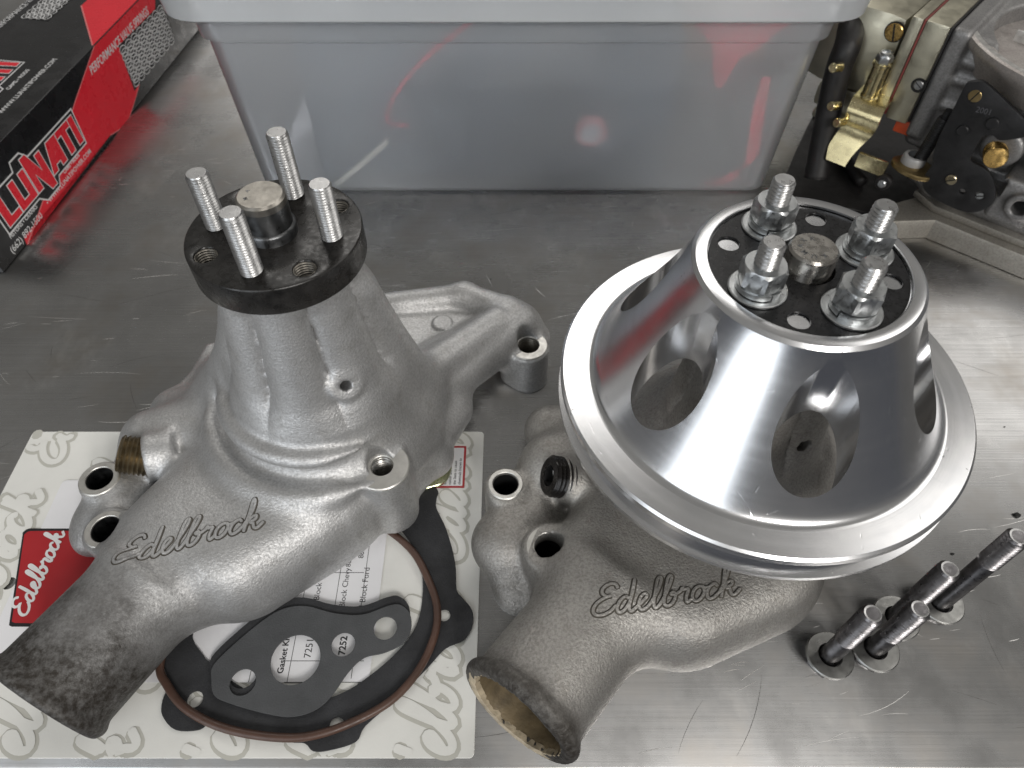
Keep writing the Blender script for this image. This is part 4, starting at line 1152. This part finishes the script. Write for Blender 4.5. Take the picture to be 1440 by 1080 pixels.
# ---------------------------------------------------------------- translucent storage bin and what shows through it
def bin_mat(name, dens, rough):
    t = NT(name)
    out = t.t.nodes['Material Output']
    c = t.n('ShaderNodeBsdfTransparent'); c.inputs['Color'].default_value = (0.93, 0.95, 0.98, 1)
    rf = t.n('ShaderNodeBsdfRefraction'); rf.inputs['IOR'].default_value = 1.06; rf.inputs['Roughness'].default_value = rough
    rf.inputs['Color'].default_value = (0.93, 0.94, 0.97, 1)
    tl = t.n('ShaderNodeBsdfTranslucent'); tl.inputs['Color'].default_value = (0.91, 0.94, 0.96, 1)
    df = t.n('ShaderNodeBsdfDiffuse'); df.inputs['Color'].default_value = (0.89, 0.92, 0.94, 1)
    gl = t.n('ShaderNodeBsdfGlossy'); gl.inputs['Roughness'].default_value = 0.22
    m0 = t.n('ShaderNodeMixShader'); m0.inputs[0].default_value = 0.45; t.l(df.outputs[0], m0.inputs[1]); t.l(tl.outputs[0], m0.inputs[2])
    cl_ = t.ramp(t.noise(14, 4), [(0.3, dens * 0.85), (0.75, min(1, dens * 1.2))])
    m1 = t.n('ShaderNodeMixShader'); t.l(cl_, m1.inputs[0]); t.l(rf.outputs[0], m1.inputs[1]); t.l(m0.outputs[0], m1.inputs[2])
    fr = t.n('ShaderNodeFresnel'); fr.inputs['IOR'].default_value = 1.35
    m2 = t.n('ShaderNodeMixShader'); t.l(fr.outputs[0], m2.inputs[0]); t.l(m1.outputs[0], m2.inputs[1]); t.l(gl.outputs[0], m2.inputs[2])
    t.l(m2.outputs[0], out.inputs['Surface'])
    return t.m
M_BIN = bin_mat('milky_plastic', 0.245, 0.32)
M_RIM = bin_mat('milky_plastic_rim', 0.62, 0.3)
sb = thing('storage_bin', 'milky translucent plastic storage bin with rolled rim, at the back', 'bin', (2, 540, 0))
def bin_loop(x0, x1, y0, y1, r, z, n=8): return [(p[0], p[1], z) for p in rrect(x0, y0, x1, y1, r, n)]
def loft(loops, close_bottom=True):
    m = MB(); n = len(loops[0]); vs = [p for l in loops for p in l]; fs = []
    for i in range(len(loops) - 1):
        for k in range(n): fs.append((i * n + k, i * n + (k + 1) % n, (i + 1) * n + (k + 1) % n, (i + 1) * n + k))
    if close_bottom: fs.append(tuple(range(n - 1, -1, -1)))
    return m.add(vs, fs)
bx0, bx1, by0, by1 = -175.0, 178.5, 418.0, 640.0
def sec(d, z, r): return bin_loop(bx0 - d, bx1 + d, by0 - d, by1 + d, r, z)
# outside, up over the shoulder, then back down the inside: a wall with thickness
wall = [sec(-3, 0.4, 12), sec(0, 3, 14), sec(5.2, 108, 16), sec(8.5, 110, 18), sec(10.0, 125, 19),
        sec(8.8, 125, 18), sec(7.4, 111, 17), sec(4.0, 109.5, 15), sec(-1.4, 4.4, 13), sec(-4, 1.8, 12)]
m = loft(wall); nn = len(wall[0]); m.f.append(tuple(range((len(wall) - 1) * nn, len(wall) * nn)))
m.build('tub', M_BIN, sb, 40)
rim = [sec(10.1, 125.2, 19), sec(18.0, 125.0, 22), sec(20.5, 127.0, 23), sec(21.5, 138.0, 23), sec(19.0, 140.5, 22), sec(13, 140.5, 20), sec(9.0, 138, 19), sec(8.7, 125.2, 18)]
m = loft(rim + [rim[0]], False); m.build('rolled_rim', M_RIM, sb, 40)
m = MB()
for k in range(3): pass
# contents
M_SLATE = simple('slate_plastic', (0.05, 0.068, 0.088), 0.0, 0.5, 0.35, 18)
M_REDCORD = simple('red_cord', (0.62, 0.03, 0.06), 0.0, 0.45, 0.1)
M_REDCLOTH = simple('red_shop_cloth', (0.62, 0.045, 0.06), 0.0, 0.8, 0.25, 60, 0.4, 700)
M_CREAM = simple('pale_wood_stick', (0.72, 0.68, 0.55), 0.0, 0.6, 0.1)
M_CARTON = simple('brown_carton', (0.34, 0.20, 0.10), 0.0, 0.7, 0.2, 40)
yb = by0 + 10.5
def bag_surface(x0, x1, y0, y1, z1, seed):
    rg = random.Random(seed); nx, nz = 26, 14; vs = []; fs = []
    ph = [rg.uniform(0, 6) for _ in range(6)]
    for j in range(nz + 1):
        for i in range(nx + 1):
            a = i / nx; b = j / nz
            e = min(1, 6 * a, 6 * (1 - a))
            w = 3 * math.sin(7 * a + ph[0] + 2 * b) + 2.4 * math.sin(13 * a - 5 * b + ph[1]) + 1.6 * math.sin(21 * a + 11 * b + ph[2])
            vs.append((x0 + (x1 - x0) * a, y0 + 6 + w * e, 3 + (z1 - 3 + 3 * math.sin(9 * a + ph[3])) * b))
    for j in range(nz):
        for i in range(nx): fs.append((j * (nx + 1) + i, j * (nx + 1) + i + 1, (j + 1) * (nx + 1) + i + 1, (j + 1) * (nx + 1) + i))
    b = len(vs); vs += [(x0, y1, 3), (x1, y1, 3), (x1, y1, z1), (x0, y1, z1)]
    fs.append((b + 1, b, b + 3, b + 2))
    top = [nz * (nx + 1) + i for i in range(nx + 1)]; fs.append(tuple(top) + (b + 2, b + 3))
    l = [j * (nx + 1) for j in range(nz + 1)]; fs.append(tuple(l[::-1] + [b, b + 3])[::-1]); r = [j * (nx + 1) + nx for j in range(nz + 1)]; fs.append(tuple(r + [b + 2, b + 1])[::-1])
    return MB().add(vs, fs)
tag(bag_surface(-134, 106, yb, yb + 90, 100, 2).build('plastic_bag', M_SLATE, ang=180), 'slate grey bag filling most of the milky bin', 'bag')
FB = lambda px, py, y: None
def on_y(px, py, y):
    u = (px - 720) / F; v = (540 - py) / F; t = y / (CT + v * ST); return (u * t, y, CAMH * 1000 + (-ST + v * CT) * t)
c = smooth_poly([on_y(x, yy, yb - 1.0) for x, yy in ((665, 28), (640, 48), (600, 80), (565, 120), (548, 150), (544, 166), (552, 174), (575, 176))], 6, False)
tag(MB().tube(c, 1.5, 8).build('cord', M_REDCORD, ang=180), 'thin red cord curling behind the front of the milky bin', 'cord')
c = [on_y(470, 262, yb - 1), on_y(500, 238, yb + 1), on_y(545, 198, yb + 5)]
tag(MB().tube(c, 2.2, 8).build('wooden_stick', M_CREAM, ang=180), 'pale thin stick leaning inside the left half of the bin', 'stick')
p = on_y(831, 184, yb + 1)
cap = thing('bottle_cap', 'round white and red cap pressed against the inside of the bin', 'cap', p)
M = axis_m((p[0], yb + 3, p[2]), (0, -1, 0))
MB().lathe([(10.5, 0), (10.5, 4.2), (9.8, 5), (7.0, 5)], n=40).build('cap_ring', simple('pale_red_plastic', (0.75, 0.30, 0.30), 0, 0.4), cap, M=M)
MB().lathe([(7.0, 5.0), (6.5, 4.4), (0, 4.4)], n=40).build('cap_centre', M_WHITEINK, cap, M=M)
# red cloth hanging in the right end and a red strap lying in the corner
def ribbon3(pts, wdv, name, mat, label, cat, th=0.8):
    vs = []; fs = []
    for i, (p, w) in enumerate(zip(pts, wdv)):
        p = Vector(p); w = Vector(w); vs += [p - w, p + w, p + w + Vector((0, th, 0)), p - w + Vector((0, th, 0))]
    for i in range(len(pts) - 1):
        for k in range(4): fs.append((i * 4 + k, i * 4 + (k + 1) % 4, i * 4 + 4 + (k + 1) % 4, i * 4 + 4 + k))
    fs += [(3, 2, 1, 0), tuple(len(vs) - 4 + k for k in range(4))]
    return tag(MB().add(vs, fs).build(name, mat, ang=70), label, cat)
nx, nz = 18, 10; vs = []; fs = []
tl_, tr_ = on_y(965, 34, yb), on_y(1130, 34, yb)
for j in range(nz + 1):
    for i in range(nx + 1):
        a = i / nx; b = j / nz
        z = 118 - b * (12 + 33 * math.exp(-((a - 0.40) / 0.18) ** 2) + 12 * math.exp(-((a - 0.7) / 0.2) ** 2))
        vs.append((tl_[0] + (tr_[0] - tl_[0]) * (a * (1 - 0.35 * b) + 0.14 * b), yb + 2 + 2.2 * math.sin(a * 17 + b * 3), z))
for j in range(nz):
    for i in range(nx): fs.append((j * (nx + 1) + i, (j + 1) * (nx + 1) + i, (j + 1) * (nx + 1) + i + 1, j * (nx + 1) + i + 1))
tag(MB().add(vs, fs).build('shop_cloth', M_REDCLOTH, ang=180), 'crumpled red cloth hanging inside the right end of the bin', 'cloth')
c = [on_y(x, y, yb - 1) for x, y in ((975, 270), (1010, 258), (1045, 240), (1058, 222), (1062, 190), (1068, 150), (1078, 110))]
ribbon3(c, [(0, 0, 5), (2, 0, 5), (3, 0, 5), (4, 0, 3), (4, 0, 0), (4, 0, 0), (3, 0, 0)], 'red_strap', M_REDCLOTH, 'red strap bent up the inside corner at the right end of the bin', 'strap')
mb = MB().box((112, yb + 60, 60), (176, yb + 180, 137), None, 1.0)
tag(mb.build('brown_carton', M_CARTON), 'brown cardboard edge sticking out of the right end of the bin', 'carton')
tag(bag_surface(-150, 60, yb + 95, yb + 190, 128, 9).build('plastic_bag', simple('charcoal_plastic', (0.10, 0.10, 0.12), 0, 0.3, 0.5, 40), ang=180), 'charcoal bag behind the slate one, just under the rim of the bin', 'bag')
# ---------------------------------------------------------------- carburettor at the right
CD = (0.76, -0.65); CE = (0.65, 0.76); CO = (275.0, 368.0)
CM = Matrix(((CD[0], CE[0], 0, CO[0]), (CD[1], CE[1], 0, CO[1]), (0, 0, 1, 0), (0, 0, 0, 1)))
def cpl(off): return Plane(CO[0] + CE[0] * off, CO[1] + CE[1] * off, CD[0], CD[1])
M_CARBGREY = cast_mat('carburettor_grey_casting', (0.27, 0.265, 0.265), (0.38, 0.375, 0.37), (0.18, 0.175, 0.17), grain=0.4)
M_CARBBASE = cast_mat('carburettor_base_casting', (0.40, 0.38, 0.345), (0.52, 0.495, 0.45), (0.27, 0.25, 0.21), grain=0.35)
M_DICHRO = simple('dull_gold_dichromate', (0.50, 0.475, 0.375), 0.9, 0.38, 0.25, 45, 0.25, 900)
M_GOLD = simple('bright_yellow_zinc', (0.70, 0.61, 0.36), 1.0, 0.24, 0.18, 60)
M_BRASS = simple('brass', (0.66, 0.44, 0.16), 1.0, 0.27, 0.18, 150)
M_DULLBRASS = simple('dull_brass', (0.36, 0.27, 0.13), 1.0, 0.38, 0.25, 90)
M_BLACKPLATE = simple('black_coated_lever', (0.011, 0.011, 0.012), 0.1, 0.5, 0.5, 90, 0.25, 900)
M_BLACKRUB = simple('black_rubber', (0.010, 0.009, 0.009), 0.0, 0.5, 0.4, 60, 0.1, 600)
M_REDGASK = simple('dark_red_gasket', (0.17, 0.035, 0.03), 0.0, 0.6, 0.2)
M_ORANGE = simple('orange_silicone', (0.50, 0.07, 0.02), 0.0, 0.5, 0.2)
M_NYLON = simple('grey_nylon', (0.36, 0.36, 0.36), 0.1, 0.4, 0.15)
M_HORN = cast_mat('air_horn_casting', (0.48, 0.44, 0.42), (0.60, 0.57, 0.54), (0.25, 0.20, 0.19), grain=0.5)
M_HORNTOP = simple('machined_horn_lip', (0.62, 0.61, 0.59), 0.9, 0.42, 0.25, 260, 0.4, 1200)
cb = thing('carburetor', 'grey and dull gold carburetor with black lever plate and brass screws', 'carburetor', (CO[0] + 40, CO[1] + 40, 0))
# base plate on the bench, its outline in (s, e)
plate('base_plate', [[(-30, -25), (-24, -21), (-3, -1), (150, 0), (150, 120), (10, 120), (-14, 30), (-30, 0)]], 0.3, 15.5, M_CARBBASE, cb, 1.6, CM, 2)
plate('spacer_flange', [[(-24, 14), (-8, 5), (150, 6), (150, 118), (10, 118), (-16, 40)]], 15.6, 20.5, M_CARBBASE, cb, 1.0, CM, 2)
def sdf_body(p):
    d = s_box(p, (64, 62, 34), (86, 52, 16), 6)
    d = smin(d, s_box(p, (-24, 24, 34), (10, 14, 9), 6), 8)
    d = smin(d, s_box(p, (52, 66, 78), (99, 46, 36), 6), 6)
    d = smin(d, s_box(p, (-41, 60, 84), (5.5, 44, 34), 3), 3)                  # end flange
    for z in (90, 74, 101): d = smin(d, s_box(p, (-26, 24, z), (14, 6, 2.2), 2), 3)   # short level ribs
    d = smin(d, s_cone(p, (30, 16, 84), (34, 16, 52), 8, 10), 8)
    d = smin(d, s_box(p, (30, 12, 44), (12, 14, 14), 3), 4)
    d = smin(d, s_cyl(p, (8, 18, 68), (8, 5, 68), 11.5, 2.5), 3)
    d = smin(d, s_cyl(p, (60, 14, 66), (60, 2, 66), 10, 2.5), 5)
    d = smin(d, s_cyl(p, (34, 12, 45), (34, -6, 45), 8.5, 1.5), 3)
    d = smax(d, -s_cyl(p, (34, 12, 45), (34, -12, 45), 4.6), 0.4)
    d = smax(d, -s_box(p, (14, 6, 50), (7, 9, 5), 1), 1)
    d = smax(d, -s_cyl(p, (28, 58, 92), (28, 58, 140), 60), 1.5)
    return d
me = surface(sdf_body, (-58, -10, 14), (152, 118, 118), 1.7)
link('main_body', me, M_CARBGREY, cb, CM)
# round air horn with machined lip
HX, HY = 26.0, 62.0
MB().lathe([(67, 96), (71, 106), (75.5, 110), (76.5, 113), (76.0, 115.4), (74.3, 116.0)], n=120).build('air_horn', M_HORN, cb, 40, CM @ T(HX, HY))
MB().lathe([(74.3, 116.0), (71.4, 116.2)], n=120).build('air_horn_lip', M_HORNTOP, cb, 40, CM @ T(HX, HY))
MB().lathe([(71.4, 116.2), (70, 113.8), (68, 112.6), (63.5, 112.0), (61.5, 109), (60.0, 104), (0, 103)], n=120).build('air_horn_inside', M_HORN, cb, 40, CM @ T(HX, HY))
MB().box((HX - 46, HY - 4, 95), (HX + 40, HY - 2, 110), CM @ Matrix.Rotation(0, 4, 'Z'), 0.5).build('choke_plate', M_HORNTOP, cb)
# fuel bowl, red gasket, metering block at the left end
def rbox(name, a, b, mat, ch):
    return MB().box(a, b, CM, ch).build(name, mat, cb, 40)
bowl = rbox('fuel_bowl', (-124, 17, 62), (-69, 100, 117), M_DICHRO, 13)
rbox('bowl_flange', (-69.5, 13.5, 60), (-62.2, 102, 119), M_DICHRO, 2.2)
rbox('bowl_gasket', (-62.2, 13.8, 60.5), (-61.0, 101.5, 118.6), M_REDGASK, 0.2)
blk = rbox('metering_block', (-61.0, 13.2, 58.5), (-47.2, 102, 119), M_DICHRO, 1.8)
rbox('block_gasket', (-47.2, 14.6, 60), (-46.3, 101, 118), M_BLACKRUB, 0.2)
for z in (72, 88): rbox('bowl_rib', (-79, 15.4, z), (-69, 19, z + 4), M_DICHRO, 1.2)
rbox('pump_housing', (-112, 24, 44), (-76, 70, 62), M_DICHRO, 5)
rbox('pump_cover', (-108, 21, 38), (-80, 62, 44), M_DICHRO, 2)
def screw_on(parent, px, py, e, r, mat, name, slot_rot=0.4, hgt=1.6, ring=None):
    s, z = cpl(e).at(px, py); M = CM @ T(s, e, z) @ Matrix.Rotation(R(90), 4, 'X')
    m = MB().lathe([(r, -1.5), (r, hgt - 0.5), (r - 0.5, hgt), (0, hgt)], n=32)
    o = m.build(name, mat, None, 40, M); sub(o, parent)
    q = MB().box((-r * 0.92, -r * 0.10, hgt - 0.3), (r * 0.92, r * 0.10, hgt + 0.06)).build('screw_slot', M_BLACKHOLE, None, 30, M @ Matrix.Rotation(slot_rot, 4, 'Z')); sub(q, parent)
    if ring:
        sub(MB().lathe([(r + ring, -0.5), (r + ring, 0.35), (r + 0.1, 0.35), (r + 0.1, -0.5)], n=36, close=True).build('screw_recess', M_BLACKHOLE, None, 40, M), parent)
    return o
screw_on(bowl, 1258, 45, 17, 5.2, M_BRASS, 'sight_plug', 1.85, 1.4, 0.7)
screw_on(blk, 1292, 120, 13.2, 2.9, M_STEEL, 'metering_screw', 2.6, 0.4, 1.5)
# accelerator lever: gold sleeve with a nut on a bent strap
MB().lathe([(0, 70), (5.6, 70), (5.6, 71), (4.9, 71.5), (4.9, 90), (5.5, 90.6), (5.5, 92.2), (3, 92.2)], n=40).build('lever_sleeve', M_GOLD, cb, 40, CM @ T(-73.5, 8))
hexprism(MB(), 8.6, 92.2, 97.0, None, 0.3).lathe([(3.4, 97), (3.4, 98.6), (2.2, 99), (2.2, 97.6), (0, 97.4)], n=24).build('lever_nut', M_ZINC, cb, 28, CM @ T(-73.5, 8))
prof_ = smooth_poly([(18, 70.5), (8, 70), (1, 69), (-3.5, 65), (-3.4, 59), (-0.5, 53), (-1.0, 46), (-5, 38), (-9, 31)], 5, False)
vs = []; fs = []
def lever_s(z):
    t = (70 - z) / 39; return (-81 + 1.5 * math.sin(t * 5.5) + (3 if t > .8 else 0) * (t - .8) * 4, -62 + 3.5 * math.sin(t * 4.2 + 0.6) - 1 * t)
for i, (e_, z_) in enumerate(prof_):
    a, b = prof_[max(i - 1, 0)], prof_[min(i + 1, len(prof_) - 1)]
    tx, tz = b[0] - a[0], b[1] - a[1]; L = math.hypot(tx, tz); nx_, nz_ = tz / L * 1.1, -tx / L * 1.1
    s0, s1 = lever_s(z_)
    vs += [(s0, e_ - nx_, z_ - nz_), (s1, e_ - nx_, z_ - nz_), (s1, e_ + nx_, z_ + nz_), (s0, e_ + nx_, z_ + nz_)]
for i in range(len(prof_) - 1):
    for k in range(4): fs.append((i * 4 + k, i * 4 + 4 + k, i * 4 + 4 + (k + 1) % 4, i * 4 + (k + 1) % 4))
fs += [(0, 1, 2, 3), tuple(len(vs) - 1 - k for k in range(4))]
MB().add(vs, fs).build('lever_strap', M_GOLD, cb, 50, CM)
MB().box((-62, -8, 33), (-43, -5.5, 43), CM, 0.6).build('lever_link', M_GOLD, cb)
MB().lathe([(1.9, -2), (5.0, -2), (5.4, -1), (5.4, 2.0), (4.6, 3), (2.6, 3)], n=32).build('link_grommet', M_BLACKRUB, cb, 40, CM @ T(-41, -6, 30) @ Matrix.Rotation(R(90), 4, 'X'))
MB().lathe([(2.6, 0), (2.6, 4.2), (2.0, 4.8), (0, 4.9)], n=24).build('link_pin', M_ZINC, cb, 40, CM @ T(-41, -6, 30) @ Matrix.Rotation(R(90), 4, 'X'))
plate('fast_idle_arm', [smooth_poly([(-43, 3), (-42, -4), (-34, -9), (-24, -10), (-17, -6), (-16, 2), (-24, 9), (-36, 9)], 4)], 40.5, 43.4, M_DULLBRASS, cb, 0.5, CM, 2)
MB().lathe([(0, 43.5), (7.2, 43.5), (7.2, 47), (6.4, 48.4), (4.6, 48.6)], n=36).build('nylon_collar', M_NYLON, cb, 40, CM @ T(-32, 3))
MB().thread(3.9, 47, 76, 1.3, 0.45, tip=1.0).build('idle_screw', M_BLACKPLATE, cb, 35, CM @ T(-32, 3) @ Matrix.Rotation(R(4), 4, 'Y'))
MB().lathe([(2.4, 76), (2.4, 81), (0, 81.3)], n=20).build('idle_screw_tip', M_BLACKPLATE, cb, 35, CM @ T(-32, 3) @ Matrix.Rotation(R(4), 4, 'Y'))
MB().box((-54, 17, 50), (-43, 26, 59), CM, 1.5).build('orange_seal', M_ORANGE, cb)
# throttle shaft end behind the lever plate
MB().thread(6.3, 0, 11, 0.9, 0.3, tip=0.6).build('brass_fitting', M_BRASS, cb, 35, CM @ T(6, 6, 66) @ axis_m((0, 0, 0), (0.25, -1, 0.15)))
# black lever plate
PL = cpl(-5.0); pm = PL.matrix()
ol = smooth_poly([PL.at(x, y) for x, y in ((1357, 121), (1362, 115), (1374, 113), (1386, 115), (1412, 138), (1440, 165), (1452, 180), (1446, 190), (1425, 195), (1406, 196), (1398, 190), (1388, 189), (1380, 195), (1370, 212), (1366, 221), (1368, 227), (1384, 235), (1394, 245), (1400, 262), (1399, 280), (1388, 292), (1368, 298), (1348, 294), (1322, 282), (1304, 270), (1298, 258), (1301, 245), (1312, 230), (1313, 216), (1322, 190), (1340, 155))], 3)
lv = plate('lever_plate', [ol, ] + [circle(*PL.at(x, y), r, 24) for x, y, r in ((1354, 268, 1.6), (1378, 274, 2.4))], -1.4, 1.4, M_BLACKPLATE, cb, 0.4, pm, 2)
for x, y, r in ((1355, 182, 3.2), (1397, 172, 3.4)):
    s, z = PL.at(x, y)
    sub(MB().lathe([(r, 1.2), (r, 2.3), (r - 0.4, 2.7), (0, 2.7)], n=28).build('rivet_head', M_BLACKPLATE, None, 40, pm @ T(s, z)), lv)
def pscrew(x, y, r, mat, slot, h):
    s, z = PL.at(x, y)
    sub(MB().lathe([(r, 1.2), (r, h), (r - 0.4, h + 0.4), (0, h + 0.4)], n=28).build('screw_head', mat, None, 40, pm @ T(s, z)), lv)
    sub(MB().box((-r * 0.95, -0.35, h + 0.2), (r * 0.95, 0.35, h + 0.46)).build('screw_slot', M_BLACKHOLE, None, 30, pm @ T(s, z) @ Matrix.Rotation(slot, 4, 'Z')), lv)
pscrew(1372, 134, 3.6, M_DULLBRASS, 1.2, 1.25); pscrew(1339, 251, 3.1, simple('pale_brass', (0.60, 0.52, 0.36), 1.0, 0.33, 0.15), 0.6, 2.2); pscrew(1379, 275, 2.2, M_ZINC, 0.5, 0.5)
s, z = PL.at(1380, 150)
me = words('2001', 4.6, 0.0, 0.01, sx=0.9); sub(link('stamped_number', me, simple('pale_stamp', (0.10, 0.10, 0.11), 0.3, 0.5), None, pm @ T(s - 1.5, z - 3.0, 1.5) @ Matrix.Rotation(R(6), 4, 'Z')), lv)

# dark sheet standing in for shade, hose and rod between bin and carburettor
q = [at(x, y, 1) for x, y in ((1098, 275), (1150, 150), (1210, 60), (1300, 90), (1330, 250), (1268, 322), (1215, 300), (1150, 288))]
mt = plate('shade_sheet', [smooth_poly([p[:2] for p in q], 4)], 0.3, 2.2, M_BLACKRUB, None, 0.4)
tag(mt, 'flat black sheet standing in for shade on the bench between the bin and carburetor', 'mat')
def he(px, py, e):
    s, z = cpl(e).at(px, py); q = CM @ Vector((s, e, z)); return tuple(q)
hp_ = [he(1148, 250, -6), he(1156, 205, 0), he(1167, 150, 4), he(1180, 95, 6), he(1193, 60, 10), he(1200, 20, 30)]
tag(MB().tube(smooth_poly(hp_, 6, False), 8.0, 20).build('black_hose', M_BLACKRUB, ang=180), 'fat black hose standing beside the right end of the bin', 'hose')
a, b = at(1150, 165, 9), at(1212, 256, 6)
rd_ = [Vector(a) + (Vector(b) - Vector(a)) * k / 8 for k in range(9)]
tag(MB().tube(rd_ + [rd_[-1] + (rd_[-1] - rd_[-2]) * 0.15], [4.2] * 9 + [2.4], 18).build('black_rod', M_BLACKRUB, ang=60), 'slim black rod with a rounded end lying on the dark shade sheet', 'rod')
# two small fittings seen in the dark gap
for (x, y) in ((1176, 95), (1173, 149), (1181, 172)):
    p = he(x, y, -8)
    MB().lathe([(0, -4), (2.8, -4), (2.8, 3.4), (2.2, 4), (0, 4)], n=20).build('cover_screw', M_GOLD, cb, 40, axis_m(p, (-0.8, -0.5, 0.2)))
